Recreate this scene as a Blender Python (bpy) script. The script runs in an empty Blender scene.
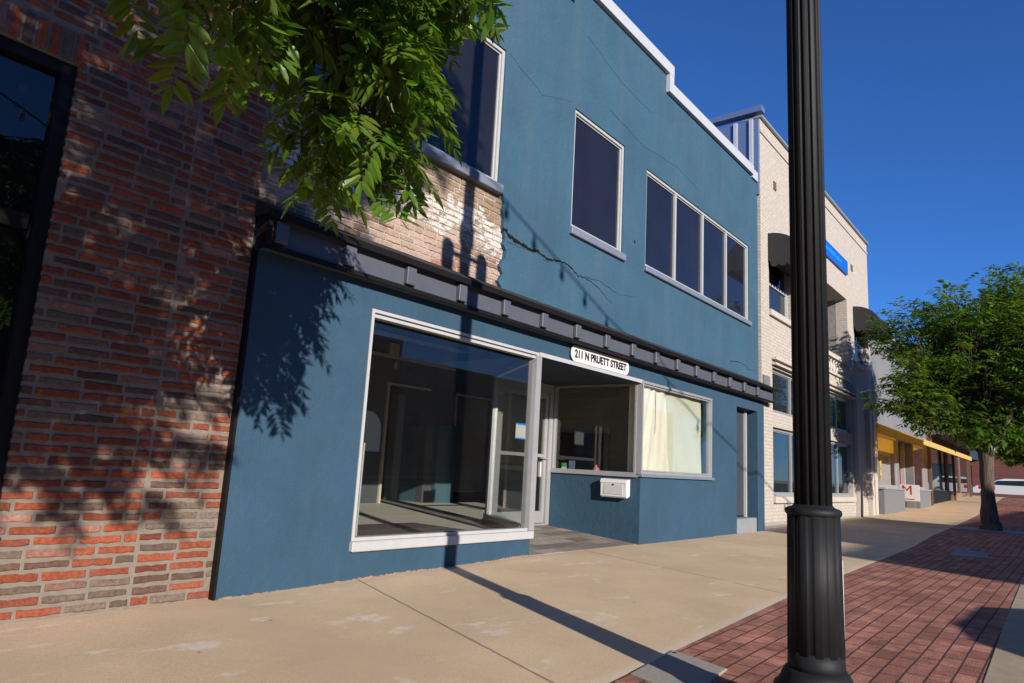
import bpy, math, random
import numpy as np
from mathutils import Vector, Matrix
R = math.radians
rnd = random.Random(7)
SC = bpy.context.scene
COL = SC.collection

# ------------------------------------------------------------------ camera, sky, sun, exposure
SUN_AZ, SUN_EL = 25.0, 17.3          # light travels towards +Y, turned SUN_AZ degrees to +X
cam_d = bpy.data.cameras.new('camera'); cam = bpy.data.objects.new('camera', cam_d); COL.objects.link(cam)
cr = Vector((0.62287, -0.78038, 0.05519)); cu = Vector((-0.17145, -0.06733, 0.98289)); cf = Vector((0.76331, 0.62167, 0.17573))
m = Matrix((cr, cu, -cf)).transposed().to_4x4(); m.translation = Vector((0, -5, 1.015)); cam.matrix_world = m
cam_d.sensor_width = 36; cam_d.lens = 694.09 / 1024 * 36; cam_d.clip_start = 0.05; cam_d.clip_end = 2000
SC.camera = cam
W = bpy.data.worlds.new('World'); SC.world = W; W.use_nodes = True
nt = W.node_tree; bg = nt.nodes['Background']; sky = nt.nodes.new('ShaderNodeTexSky')
sky.sky_type = 'NISHITA'; sky.sun_disc = False; sky.sun_elevation = R(SUN_EL); sky.sun_rotation = R(SUN_AZ + 180)
sky.altitude = 3000; sky.air_density = 1.0; sky.dust_density = 0.0; sky.ozone_density = 8.0
hs = nt.nodes.new('ShaderNodeHueSaturation'); hs.inputs['Saturation'].default_value = 1.0
nt.links.new(sky.outputs[0], hs.inputs['Color']); tm_ = nt.nodes.new('ShaderNodeMix'); tm_.data_type = 'RGBA'; tm_.blend_type = 'MULTIPLY'; tm_.inputs[0].default_value = 1; tm_.inputs[7].default_value = (.64, .80, .92, 1)
nt.links.new(hs.outputs[0], tm_.inputs[6]); nt.links.new(tm_.outputs[2], bg.inputs[0]); bg.inputs[1].default_value = 0.096
sd = bpy.data.lights.new('sun', 'SUN'); sd.energy = 4.2; sd.angle = R(0.5); sd.color = (1.0, 0.93, 0.84)
sun = bpy.data.objects.new('sun', sd); COL.objects.link(sun)
LD = Vector((math.sin(R(SUN_AZ)) * math.cos(R(SUN_EL)), math.cos(R(SUN_AZ)) * math.cos(R(SUN_EL)), -math.sin(R(SUN_EL))))
sun.rotation_euler = LD.to_track_quat('-Z', 'Y').to_euler(); sun.location = (-20, -40, 30)
SC.view_settings.view_transform = 'Standard'; SC.view_settings.look = 'None'
SC.view_settings.exposure = 1.0; SC.view_settings.gamma = 1
SC.cycles.max_bounces = 8; SC.cycles.transparent_max_bounces = 16
SC.cycles.use_denoising = True

# ------------------------------------------------------------------ node helpers and materials
class N:
    def __init__(s, name):
        s.m = bpy.data.materials.new(name); s.m.use_nodes = True; s.t = s.m.node_tree
        s.b = s.t.nodes['Principled BSDF']; s.out = s.t.nodes['Material Output']
    def n(s, typ, **k):
        x = s.t.nodes.new(typ)
        for a, v in k.items():
            if a.startswith('_'): x.inputs[int(a[1:])].default_value = v
            else: setattr(x, a, v)
        return x
    def l(s, a, b): s.t.links.new(a, b)
    def pos(s, sx=1, sy=1, sz=1, rz=0, loc=(0, 0, 0)):
        g = s.n('ShaderNodeNewGeometry'); mp = s.n('ShaderNodeMapping'); s.l(g.outputs['Position'], mp.inputs[0])
        mp.inputs['Scale'].default_value = (sx, sy, sz); mp.inputs['Rotation'].default_value = (0, 0, rz); mp.inputs['Location'].default_value = loc
        return mp.outputs[0]
    def noise(s, vec, scale, det=4, rough=.55):
        x = s.n('ShaderNodeTexNoise'); s.l(vec, x.inputs['Vector']); x.inputs['Scale'].default_value = scale
        x.inputs['Detail'].default_value = det; x.inputs['Roughness'].default_value = rough; return x.outputs['Fac']
    def ramp(s, fac, stops, interp='LINEAR'):
        x = s.n('ShaderNodeValToRGB'); x.color_ramp.interpolation = interp
        e = x.color_ramp.elements
        while len(e) < len(stops): e.new(0.5)
        for q, (p, c) in zip(e, stops): q.position = p; q.color = (c, c, c, 1) if isinstance(c, (int, float)) else (*c, 1)
        s.l(fac, x.inputs[0]); return x.outputs[0]
    def mix(s, fac, a, b, mode='MIX'):
        x = s.n('ShaderNodeMix', data_type='RGBA', blend_type=mode)
        for i, v in ((0, fac), (6, a), (7, b)):
            if hasattr(v, 'is_linked') or hasattr(v, 'links'): s.l(v, x.inputs[i])
            else: x.inputs[i].default_value = v if isinstance(v, (int, float)) else (*v, 1)
        return x.outputs[2]
    def math(s, op, a, b=0.0):
        x = s.n('ShaderNodeMath', operation=op)
        for i, v in ((0, a), (1, b)):
            if isinstance(v, (int, float)): x.inputs[i].default_value = v
            else: s.l(v, x.inputs[i])
        return x.outputs[0]
    def sep(s, v):
        x = s.n('ShaderNodeSeparateXYZ'); s.l(v, x.inputs[0]); return x.outputs
    def comb(s, *v):
        x = s.n('ShaderNodeCombineXYZ')
        for i, q in enumerate(v):
            if isinstance(q, (int, float)): x.inputs[i].default_value = q
            else: s.l(q, x.inputs[i])
        return x.outputs[0]
    def bump(s, h, strength=.3, dist=.01):
        x = s.n('ShaderNodeBump'); x.inputs['Strength'].default_value = strength; x.inputs['Distance'].default_value = dist
        s.l(h, x.inputs['Height']); s.l(x.outputs[0], s.b.inputs['Normal']); return x
    def col(s, c):
        if isinstance(c, tuple): s.b.inputs['Base Color'].default_value = (*c, 1)
        else: s.l(c, s.b.inputs['Base Color'])
    def rough(s, r):
        if isinstance(r, (int, float)): s.b.inputs['Roughness'].default_value = r
        else: s.l(r, s.b.inputs['Roughness'])
def var(c, k): return tuple(min(1, x * k) for x in c)
def plain(name, c, rough=.6, metal=0, ns=6, amt=.18, bump=.0, spec=.5):
    k = N(name); p = k.pos()
    f = k.noise(p, ns, 6)
    k.col(k.mix(f, var(c, 1 - amt), var(c, 1 + amt))); k.rough(rough)
    k.b.inputs['Metallic'].default_value = metal; k.b.inputs['Specular IOR Level'].default_value = spec
    if bump: k.bump(k.noise(p, ns * 14, 3), bump, .004)
    return k.m
def stucco(name, c, grain=90, streak=.16):
    k = N(name); p = k.pos()
    big = k.noise(p, 1.1, 5, .6); st = k.noise(k.pos(3.2, 3.2, .28), 1.0, 5, .65); fine = k.noise(p, grain, 3)
    mid = k.noise(p, 9, 5, .6)
    a = k.mix(k.ramp(big, [(.3, 0.0), (.72, 1.0)]), var(c, .88), var(c, 1.12))
    wash = tuple(.72 * x + .28 * y for x, y in zip(c, (.12, .13, .14)))
    a = k.mix(k.math('MULTIPLY', k.ramp(st, [(.48, 0.0), (.75, 1.0)]), streak * 3), a, wash)
    a = k.mix(k.math('MULTIPLY', k.ramp(mid, [(.5, 0.0), (.8, 1.0)]), .25), a, var(c, .8))
    if grain == 70:
        ch = k.ramp(k.noise(p, 16, 5, .8), [(.735, 0.0), (.75, 1.0)]); a = k.mix(k.math('MULTIPLY', ch, .45), a, (.07, .085, .10))
        sc_ = k.ramp(k.noise(k.pos(1.2, 1, 1), 2.4, 7, .75), [(.55, 0.0), (.75, 1.0)]); a = k.mix(k.math('MULTIPLY', sc_, .22), a, (.06, .10, .13))
    k.col(a); k.rough(.85); k.b.inputs['Specular IOR Level'].default_value = .25
    k.bump(k.math('ADD', fine, k.math('MULTIPLY', mid, 1.5)), .8, .009)
    return k.m
def attr_mat(name, rough=.9, bump=.5, haze=0.0, hazecol=(.42, .40, .38), ns=38):
    k = N(name); a = k.n('ShaderNodeAttribute', attribute_name='col'); p = k.pos()
    f = k.noise(p, ns, 5, .65); c = k.mix(k.ramp(f, [(.3, .62), (.7, 1.25)]), (0, 0, 0), a.outputs['Color'], 'MULTIPLY')
    c = k.mix(1.0, a.outputs['Color'], k.ramp(f, [(.28, .6), (.72, 1.4)]), 'MULTIPLY')
    if haze:
        h = k.ramp(k.noise(p, 4.5, 6, .7), [(.52, 0.0), (.74, 1.0)])
        c = k.mix(k.math('MULTIPLY', h, haze), c, hazecol)
    k.col(c); k.rough(rough); k.b.inputs['Specular IOR Level'].default_value = .2
    k.bump(k.noise(p, 130, 4), bump, .006); return k.m
def glass(name, tint=(.93, .94, .93), dirt=.006):
    k = N(name); t = k.t
    tr = k.n('ShaderNodeBsdfTransparent'); tr.inputs[0].default_value = (*tint, 1)
    gl = k.n('ShaderNodeBsdfGlossy'); gl.inputs[1].default_value = .0; gl.inputs[0].default_value = (1, 1, 1, 1)
    lw = k.n('ShaderNodeLayerWeight'); fc = k.math('ADD', .035, k.math('MULTIPLY', .9, k.math('POWER', lw.outputs['Facing'], 5.0)))
    w = k.noise(k.pos(), .8, 2); bp = k.n('ShaderNodeBump'); bp.inputs['Strength'].default_value = .03; bp.inputs['Distance'].default_value = .02
    k.l(w, bp.inputs['Height']); k.l(bp.outputs[0], gl.inputs['Normal'])
    mx = k.n('ShaderNodeMixShader'); k.l(fc, mx.inputs[0]); k.l(tr.outputs[0], mx.inputs[1]); k.l(gl.outputs[0], mx.inputs[2])
    df = k.n('ShaderNodeBsdfDiffuse'); df.inputs[0].default_value = (.5, .5, .48, 1)
    vo = k.n('ShaderNodeTexVoronoi'); vo.inputs['Scale'].default_value = 13; k.l(k.pos(), vo.inputs['Vector'])
    spots = k.ramp(vo.outputs['Distance'], [(.035, 1.0), (.07, 0.0)])
    thin = k.ramp(k.noise(k.pos(), 2.2, 3), [(.5, 0.0), (.62, 1.0)])
    film = k.math('MULTIPLY', k.noise(k.pos(1, 1, .5), 3, 6, .7), dirt)
    fac = k.math('ADD', k.math('MULTIPLY', k.math('MULTIPLY', spots, thin), .12), film)
    m2 = k.n('ShaderNodeMixShader'); k.l(fac, m2.inputs[0]); k.l(mx.outputs[0], m2.inputs[1]); k.l(df.outputs[0], m2.inputs[2])
    k.l(m2.outputs[0], k.out.inputs[0]); return k.m
def darkglass(name, c=(.006, .008, .02), rough=.02):
    k = N(name); k.col(k.mix(k.noise(k.pos(), 2, 3), var(c, .7), var(c, 1.4))); k.rough(rough); k.b.inputs['IOR'].default_value = 1.5
    bp = k.bump(k.noise(k.pos(), .7, 2), .03, .02); return k.m
def brick_shader(name, cols, mortar, bw, bh, mort=.012, axis='XZ', off=.5, bump=.6, haze=.0, rough=.9):
    k = N(name); s = k.sep(k.pos()); v = k.comb(s[0 if axis[0] == 'X' else 1], s[2] if axis[1] == 'Z' else s[1], 0)
    wob = k.n('ShaderNodeVectorMath', operation='ADD')
    nz = k.n('ShaderNodeTexNoise'); nz.inputs['Scale'].default_value = 3.0; k.l(v, nz.inputs['Vector'])
    sc = k.n('ShaderNodeVectorMath', operation='SCALE'); sc.inputs['Scale'].default_value = .012; k.l(nz.outputs['Color'], sc.inputs[0])
    k.l(v, wob.inputs[0]); k.l(sc.outputs[0], wob.inputs[1])
    b = k.n('ShaderNodeTexBrick'); k.l(wob.outputs[0], b.inputs['Vector']); b.offset = off
    b.inputs['Color1'].default_value = (0, 0, 0, 1); b.inputs['Color2'].default_value = (1, 1, 1, 1); b.inputs['Mortar'].default_value = (.5, .5, .5, 1)
    b.inputs['Scale'].default_value = 1; b.inputs['Mortar Size'].default_value = mort; b.inputs['Mortar Smooth'].default_value = .3
    b.inputs['Brick Width'].default_value = bw; b.inputs['Row Height'].default_value = bh
    c = k.ramp(b.outputs['Color'], [(i / max(1, len(cols) - 1), q) for i, q in enumerate(cols)])
    n1 = k.noise(k.pos(), 18, 6, .7)
    c = k.mix(.5, c, k.mix(1.0, c, k.ramp(n1, [(.3, .55), (.75, 1.5)]), 'MULTIPLY'))
    if haze: c = k.mix(k.math('MULTIPLY', k.ramp(k.noise(k.pos(), 2.3, 7, .75), [(.48, 0.0), (.66, 1.0)]), haze), c, var(cols[-1], 1.7))
    c = k.mix(b.outputs['Fac'], c, mortar); k.col(c); k.rough(rough); k.b.inputs['Specular IOR Level'].default_value = .25
    k.bump(k.math('ADD', k.math('MULTIPLY', b.outputs['Fac'], -1.0), k.math('MULTIPLY', k.noise(k.pos(), 70, 4), .35)), bump, .012); return k.m
def leaf_mat(name):
    k = N(name); a = k.n('ShaderNodeAttribute', attribute_name='col')
    k.col(a.outputs['Color']); k.rough(.38); k.b.inputs['Specular IOR Level'].default_value = .45
    tl = k.n('ShaderNodeBsdfTranslucent'); k.l(k.mix(1.0, a.outputs['Color'], (1.9, 2.1, .75), 'MULTIPLY'), tl.inputs[0])
    mx = k.n('ShaderNodeMixShader'); mx.inputs[0].default_value = .5
    k.l(k.b.outputs[0], mx.inputs[1]); k.l(tl.outputs[0], mx.inputs[2]); k.l(mx.outputs[0], k.out.inputs[0]); return k.m
def bark_mat(name, c):
    k = N(name); p = k.pos(9, 9, 1.6); f = k.noise(p, 2.4, 7, .7)
    k.col(k.mix(k.ramp(f, [(.3, 0.0), (.7, 1.0)]), var(c, .45), var(c, 1.35))); k.rough(.95); k.bump(f, .9, .03); return k.m
def concrete_walk(name, c):
    k = N(name); p = k.pos(); s = k.sep(p)
    big = k.noise(p, .8, 6, .65); fine = k.noise(p, 150, 3); mid = k.noise(p, 14, 5, .7)
    a = k.mix(k.ramp(big, [(.3, 0.0), (.7, 1.0)]), var(c, .86), var(c, 1.1))
    a = k.mix(k.ramp(fine, [(.38, .45), (.58, 0.0)]), a, var(c, .5)); st_ = k.ramp(k.noise(k.pos(1, 1, 1, .4), .45, 6, .7), [(.45, 0.0), (.62, 1.0)]); a = k.mix(k.math('MULTIPLY', st_, .35), a, var(c, .68))
    a = k.mix(k.math('MULTIPLY', k.ramp(mid, [(.55, 0.0), (.75, 1.0)]), .22), a, var(c, .75))
    # pale scuffs and patches
    warp = k.comb(k.math('ADD', s[0], k.math('MULTIPLY', k.noise(p, 2.0, 4), .6)), k.math('MULTIPLY', s[1], 2.2), 0)
    sc = k.ramp(k.noise(warp, 1.55, 5, .62), [(.585, 0.0), (.63, 1.0)])
    br = k.ramp(k.noise(p, 7, 4, .7), [(.42, 0.0), (.6, 1.0)])
    a = k.mix(k.math('MULTIPLY', k.math('MULTIPLY', sc, br), .7), a, (.62, .56, .48))
    # joints run across at a slant: X - .37*(-Y)
    u = k.math('ADD', s[0], k.math('MULTIPLY', s[1], -.36)); 
    d = k.math('ADD', u, k.math('MULTIPLY', k.noise(p, 6, 3), .02))
    fr = k.math('ABSOLUTE', k.math('SUBTRACT', k.math('FRACT', k.math('DIVIDE', k.math('ADD', d, -4.19 + 3.65 * 10 + 1.825), 3.65)), .5))
    j = k.ramp(fr, [(.0012, 1.0), (.0022, 0.0)])
    a = k.mix(k.math('MULTIPLY', j, .75), a, (.06, .045, .03))
    de = k.math('SUBTRACT', s[1], k.math('SUBTRACT', k.math('MULTIPLY', s[0], .0325), 3.138)); a = k.mix(k.math('MULTIPLY', k.ramp(k.math('ADD', de, k.math('MULTIPLY', k.noise(p, 9, 4), .10)), [(.05, 1.0), (.16, 0.0)]), .45), a, (.62, .56, .47))
    specks = k.n('ShaderNodeTexVoronoi'); specks.inputs['Scale'].default_value = 2.3; k.l(p, specks.inputs['Vector'])
    a = k.mix(k.ramp(specks.outputs['Distance'], [(.018, .8), (.03, 0.0)]), a, (.05, .04, .035))
    k.col(a); k.rough(.92); k.b.inputs['Specular IOR Level'].default_value = .2
    k.bump(k.math('SUBTRACT', k.math('ADD', fine, k.math('MULTIPLY', mid, .7)), k.math('MULTIPLY', j, 6.0)), .35, .006); return k.m

BLUE = (.0235, .057, .093)
MT = {}
MT['blue'] = stucco('blue_stucco', BLUE, 70, .05)
MT['blue_up'] = stucco('weathered_blue_stucco', (.0295, .076, .117), 45, .15)
MT['cornice'] = plain('slate_blue_paint', (.060, .066, .084), .55, amt=.2, ns=5, bump=.1)
MT['shingle'] = brick_shader('dark_shingles', [(.018, .016, .015), (.04, .035, .03)], (.008, .008, .008), .3, .12, .008, 'XZ', bump=.8)
MT['coping'] = plain('white_metal_coping', (.37, .38, .395), .4, amt=.08)
MT['alu'] = plain('aluminium_frame', (.29, .29, .29), .42, .3, 8, .12)
MT['alu_white'] = plain('pale_frame', (.33, .33, .33), .45, .0, 8, .1)
MT['sill'] = plain('grey_sill', (.12, .14, .18), .6, amt=.2, bump=.1)
MT['glass'] = glass('shop_glass')
MT['dark'] = darkglass('dark_window_glass', (.010, .010, .014))
MT['dark2'] = darkglass('grey_window_glass', (.014, .018, .02), .03)
MT['black'] = plain('black_paint', (.007, .006, .006), .55, amt=.25, ns=14, bump=.06, spec=.15)
MT['post'] = plain('black_iron', (.010, .0105, .0118), .6, .0, 22, .35, .10, .22)
MT['mortar'] = plain('mortar', (.170, .142, .115), .95, ns=20, amt=.3, bump=.8, spec=.2)
MT['brick'] = attr_mat('red_bricks', .9, .9, .30, (.20, .165, .14))
def patch_mat():
    k = N('weathered_bricks'); a = k.n('ShaderNodeAttribute', attribute_name='col'); p = k.pos(); z = k.sep(p)[2]
    f = k.noise(p, 50, 5, .65); c = k.mix(1.0, a.outputs['Color'], k.ramp(f, [(.25, .65), (.75, 1.3)]), 'MULTIPLY')
    zz = k.math('ADD', z, k.math('MULTIPLY', k.noise(k.pos(1.2, 1, 1), 1.6, 3), .5))
    band = k.ramp(k.math('MULTIPLY', k.math('SUBTRACT', zz, 3.2), .8), [(.0, .15), (.28, .42), (.52, 1.0), (.66, 1.0), (.76, .28), (1.0, .15)])
    fl = k.noise(k.pos(1, 1, 1.9), 9, 8, .8)
    c = k.mix(k.math('GREATER_THAN', k.math('ADD', fl, k.math('MULTIPLY', band, .24)), .72), c, (.46, .43, .40))
    k.col(c); k.rough(.92); k.b.inputs['Specular IOR Level'].default_value = .2; k.bump(k.noise(p, 120, 4), .7, .006); return k.m
MT['brick_soft'] = patch_mat()
MT['white_brick'] = brick_shader('white_painted_brick', [(.355, .315, .27), (.385, .34, .29)], (.31, .27, .23), .21, .073, .007, bump=.6)
MT['white'] = plain('white_masonry_paint', (.38, .34, .295), .8, amt=.12, bump=.3)
MT['pebble'] = plain('pebble_dash', (.17, .16, .145), .9, ns=22, amt=.85, bump=.8)
MT['metal_side'] = plain('galvanised_panel', (.16, .22, .36), .35, .5, 3, .12)
MT['awn_black'] = plain('black_canvas', (.013, .013, .014), .8, ns=9, amt=.3)
MT['gray'] = stucco('grey_stucco', (.15, .155, .165), 40, .1)
MT['gray2'] = plain('grey_paint', (.12, .125, .13), .7, amt=.15, bump=.15)
MT['brown'] = plain('brown_paint', (.10, .055, .035), .7)
MT['brownbrick'] = brick_shader('brown_brick', [(.10, .045, .03), (.16, .07, .045)], (.16, .13, .11), .21, .073, .010)
MT['redbrick'] = brick_shader('dark_red_brick', [(.10, .028, .022), (.16, .05, .04)], (.14, .10, .09), .21, .073, .010)
MT['sign_blue'] = plain('blue_sign_panel', (.0, .075, .42), .5, amt=.05)
MT['sign_line'] = plain('pale_blue_vinyl', (.0, .22, .75), .5, amt=.2)
MT['sign_white'] = plain('white_sign_panel', (.50, .49, .48), .5, amt=.04)
MT['ink'] = plain('black_vinyl', (.012, .012, .014), .5)
MT['red_ink'] = plain('red_vinyl', (.35, .01, .012), .5)
MT['mail'] = plain('white_enamel', (.52, .50, .48), .4, amt=.06)
MT['mail2'] = plain('pale_mesh_panel', (.40, .39, .375), .6, ns=60, amt=.15)
MT['paper1'] = plain('cream_paper', (.78, .74, .62), .8, ns=2, amt=.08)
MT['paper2'] = plain('yellowed_paper', (.62, .61, .48), .8, ns=2, amt=.08)
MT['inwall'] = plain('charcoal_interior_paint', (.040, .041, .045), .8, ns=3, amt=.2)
MT['teal'] = plain('teal_interior_paint', (.03, .07, .09), .7)
MT['trim'] = plain('tan_trim', (.36, .32, .25), .7)
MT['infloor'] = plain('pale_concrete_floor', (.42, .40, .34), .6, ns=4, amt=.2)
MT['mat'] = plain('dark_carpet', (.022, .022, .026), .95, ns=30, amt=.3)
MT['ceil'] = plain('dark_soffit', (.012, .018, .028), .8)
MT['wood'] = plain('honey_wood_panel', (.20, .115, .05), .6, ns=4, amt=.3)
MT['green'] = plain('green_card', (.02, .25, .06), .6)
MT['violet'] = plain('grey_blue_card', (.10, .11, .20), .6)
MT['pink'] = plain('pink_plastic', (.35, .10, .09), .6)
MT['red'] = plain('red_paint', (.52, .012, .02), .45)
MT['orange'] = plain('orange_paint', (.55, .20, .03), .6)
MT['car'] = plain('white_car_paint', (.50, .52, .54), .25, amt=.04)
MT['tyre'] = plain('tyre_rubber', (.015, .015, .015), .85)
MT['asphalt'] = plain('asphalt', (.05, .05, .052), .9, ns=30, amt=.3, bump=.6)
MT['earth'] = plain('far_ground', (.10, .09, .075), .95, ns=.3, amt=.2)
MT['walk'] = concrete_walk('tan_concrete', (.60, .445, .285))
MT['kerb'] = plain('kerb_concrete', (.30, .23, .155), .9, ns=7, amt=.35, bump=.5)
MT['pavers'] = brick_shader('red_pavers', [(.185, .075, .052), (.245, .100, .070), (.32, .140, .100)], (.055, .030, .022), .235, .112, .006, 'XY', bump=1.0, haze=.75)
MT['tiles'] = brick_shader('slate_tiles', [(.13, .105, .085), (.20, .17, .14), (.29, .25, .21)], (.13, .12, .11), .45, .22, .008, 'XY', bump=.3)
MT['plate'] = plain('pale_concrete_lid', (.27, .24, .20), .85, ns=40, amt=.25, bump=.3)
MT['leaf'] = leaf_mat('leaves')
MT['bark'] = bark_mat('bark', (.075, .055, .038))
MT['twig'] = bark_mat('twig_bark', (.07, .05, .03))
MT['lampglass'] = plain('frosted_lamp_glass', (.55, .55, .5), .3)
MT['teal_metal'] = plain('verdigris_metal', (.02, .16, .13), .5)
def paper(name, c):
    k = N(name); col = k.mix(k.noise(k.pos(), 2, 4), var(c, .92), var(c, 1.06)); k.col(col); k.rough(.8); k.b.inputs['Specular IOR Level'].default_value = .2
    tl = k.n('ShaderNodeBsdfTranslucent'); k.l(col, tl.inputs[0]); mx = k.n('ShaderNodeMixShader'); mx.inputs[0].default_value = .42
    k.l(k.b.outputs[0], mx.inputs[1]); k.l(tl.outputs[0], mx.inputs[2]); k.l(mx.outputs[0], k.out.inputs[0]); return k.m
MT['paper1'] = paper('cream_paper', (.88, .84, .72)); MT['paper2'] = paper('yellowed_paper', (.72, .72, .58))
def corrugated(name, c1, c2):
    k = N(name); s = k.sep(k.pos())
    w = k.n('ShaderNodeTexWave'); w.inputs['Scale'].default_value = 1.55; w.inputs['Distortion'].default_value = .25; k.l(k.comb(s[0], 0, 0), w.inputs['Vector'])
    k.col(k.mix(w.outputs['Fac'], c1, c2)); k.rough(.6); k.bump(w.outputs['Fac'], 1.0, .04)
    tl = k.n('ShaderNodeBsdfTranslucent'); tl.inputs[0].default_value = (*c2, 1)
    mx = k.n('ShaderNodeMixShader'); mx.inputs[0].default_value = .7; k.l(k.b.outputs[0], mx.inputs[1]); k.l(tl.outputs[0], mx.inputs[2]); k.l(mx.outputs[0], k.out.inputs[0]); return k.m
MT['awn_yellow'] = corrugated('yellow_corrugated_plastic', (.50, .20, .010), (.85, .40, .035))

# ------------------------------------------------------------------ mesh builder
ORG = {}
class MB:
    def __init__(s): s.v = []; s.f = []; s.c = []; s.cc = (1, 1, 1)
    def add(s, vs, fs):
        o = len(s.v); s.v += [tuple(q) for q in vs]; s.f += [tuple(i + o for i in f) for f in fs]; s.c += [s.cc] * len(vs)
    def box(s, x0, x1, y0, y1, z0, z1):
        s.add([(x0, y0, z0), (x1, y0, z0), (x1, y1, z0), (x0, y1, z0), (x0, y0, z1), (x1, y0, z1), (x1, y1, z1), (x0, y1, z1)],
              [(0, 3, 2, 1), (4, 5, 6, 7), (0, 1, 5, 4), (1, 2, 6, 5), (2, 3, 7, 6), (3, 0, 4, 7)]); return s
    def bbox(s, x0, x1, y0, y1, z0, z1, b=.006):   # box with chamfered edges
        vs = []
        for x, sx in ((x0, 1), (x1, -1)):
            for y, sy in ((y0, 1), (y1, -1)):
                for z, sz in ((z0, 1), (z1, -1)):
                    vs += [(x + sx * b, y + sy * b, z), (x + sx * b, y, z + sz * b), (x, y + sy * b, z + sz * b)]
        import bmesh
        bm = bmesh.new()
        for q in vs: bm.verts.new(q)
        r = bmesh.ops.convex_hull(bm, input=bm.verts)
        bm.verts.index_update(); bm.faces.ensure_lookup_table()
        s.add([v.co[:] for v in bm.verts], [[v.index for v in f.verts] for f in bm.faces]); bm.free(); return s
    def obox(s, p0, p1, w, z0, z1):                # upright slab along the plan line p0-p1, thickness w centred
        d = Vector((p1[0] - p0[0], p1[1] - p0[1])); n = Vector((-d.y, d.x)).normalized() * (w / 2)
        q = [(p0[0] - n.x, p0[1] - n.y), (p1[0] - n.x, p1[1] - n.y), (p1[0] + n.x, p1[1] + n.y), (p0[0] + n.x, p0[1] + n.y)]
        s.add([(*a, z0) for a in q] + [(*a, z1) for a in q], [(0, 3, 2, 1), (4, 5, 6, 7), (0, 1, 5, 4), (1, 2, 6, 5), (2, 3, 7, 6), (3, 0, 4, 7)]); return s
    def prism(s, prof, x0, x1, ax='X'):            # profile (y,z) swept along X  (or (x,z) along Y)
        n = len(prof); f = (lambda a, t: (t, a[0], a[1])) if ax == 'X' else (lambda a, t: (a[0], t, a[1]))
        s.add([f(a, x0) for a in prof] + [f(a, x1) for a in prof], [tuple(range(n))[::-1], tuple(range(n, 2 * n))] + [(i, (i + 1) % n, n + (i + 1) % n, n + i) for i in range(n)]); return s
    def tube(s, pts, rad, k=8, cap=True):
        pts = [Vector(p) for p in pts]; rings = []
        up = Vector((0, 0, 1))
        for i, p in enumerate(pts):
            t = (pts[min(i + 1, len(pts) - 1)] - pts[max(i - 1, 0)]).normalized()
            a = t.cross(up if abs(t.z) < .95 else Vector((1, 0, 0))).normalized(); b = a.cross(t)
            r = rad[i] if isinstance(rad, (list, tuple)) else rad
            rings.append([p + a * r * math.cos(2 * math.pi * j / k) + b * r * math.sin(2 * math.pi * j / k) for j in range(k)])
        fs = [(i * k + j, i * k + (j + 1) % k, (i + 1) * k + (j + 1) % k, (i + 1) * k + j) for i in range(len(pts) - 1) for j in range(k)]
        if cap: fs += [tuple(range(k))[::-1], tuple(range((len(pts) - 1) * k, len(pts) * k))]
        s.add([v for r in rings for v in r], fs); return s
    def lathe(s, cx, cy, prof, k=32, flute=0, depth=0.0, closed=True):   # prof (r,z)
        vs = []
        for r, z in prof:
            for j in range(k):
                a = 2 * math.pi * j / k; q = r
                if flute: q = r - depth * max(0, math.sin(a * flute)) ** .6 if math.sin(a * flute) > 0 else r
                vs.append((cx + q * math.cos(a), cy + q * math.sin(a), z))
        fs = [(i * k + j, i * k + (j + 1) % k, (i + 1) * k + (j + 1) % k, (i + 1) * k + j) for i in range(len(prof) - 1) for j in range(k)]
        if closed: fs += [tuple(range(k))[::-1], tuple(range((len(prof) - 1) * k, len(prof) * k))]
        s.add(vs, fs); return s
    def wall(s, x0, x1, z0, z1, y0, y1, holes=(), ax='X'):   # slab with rectangular openings, real reveals
        xs = sorted({x0, x1, *[h[0] for h in holes], *[h[1] for h in holes]}); zs = sorted({z0, z1, *[h[2] for h in holes], *[h[3] for h in holes]})
        xs = [x for x in xs if x0 <= x <= x1]; zs = [z for z in zs if z0 <= z <= z1]
        P = (lambda x, y, z: (x, y, z)) if ax == 'X' else (lambda x, y, z: (y, x, z))
        full = lambda i, j: 0 <= i < len(xs) - 1 and 0 <= j < len(zs) - 1 and not any(h[0] <= (xs[i] + xs[i + 1]) / 2 <= h[1] and h[2] <= (zs[j] + zs[j + 1]) / 2 <= h[3] for h in holes)
        for i in range(len(xs) - 1):
            for j in range(len(zs) - 1):
                if not full(i, j): continue
                a, b, c, d = xs[i], xs[i + 1], zs[j], zs[j + 1]
                s.add([P(a, y0, c), P(b, y0, c), P(b, y0, d), P(a, y0, d)], [(0, 1, 2, 3)])
                s.add([P(a, y1, c), P(b, y1, c), P(b, y1, d), P(a, y1, d)], [(3, 2, 1, 0)])
                if not full(i - 1, j): s.add([P(a, y0, c), P(a, y0, d), P(a, y1, d), P(a, y1, c)], [(0, 1, 2, 3)])
                if not full(i + 1, j): s.add([P(b, y0, c), P(b, y1, c), P(b, y1, d), P(b, y0, d)], [(0, 1, 2, 3)])
                if not full(i, j - 1): s.add([P(a, y0, c), P(a, y1, c), P(b, y1, c), P(b, y0, c)], [(0, 1, 2, 3)])
                if not full(i, j + 1): s.add([P(a, y0, d), P(b, y0, d), P(b, y1, d), P(a, y1, d)], [(0, 1, 2, 3)])
        return s
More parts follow.
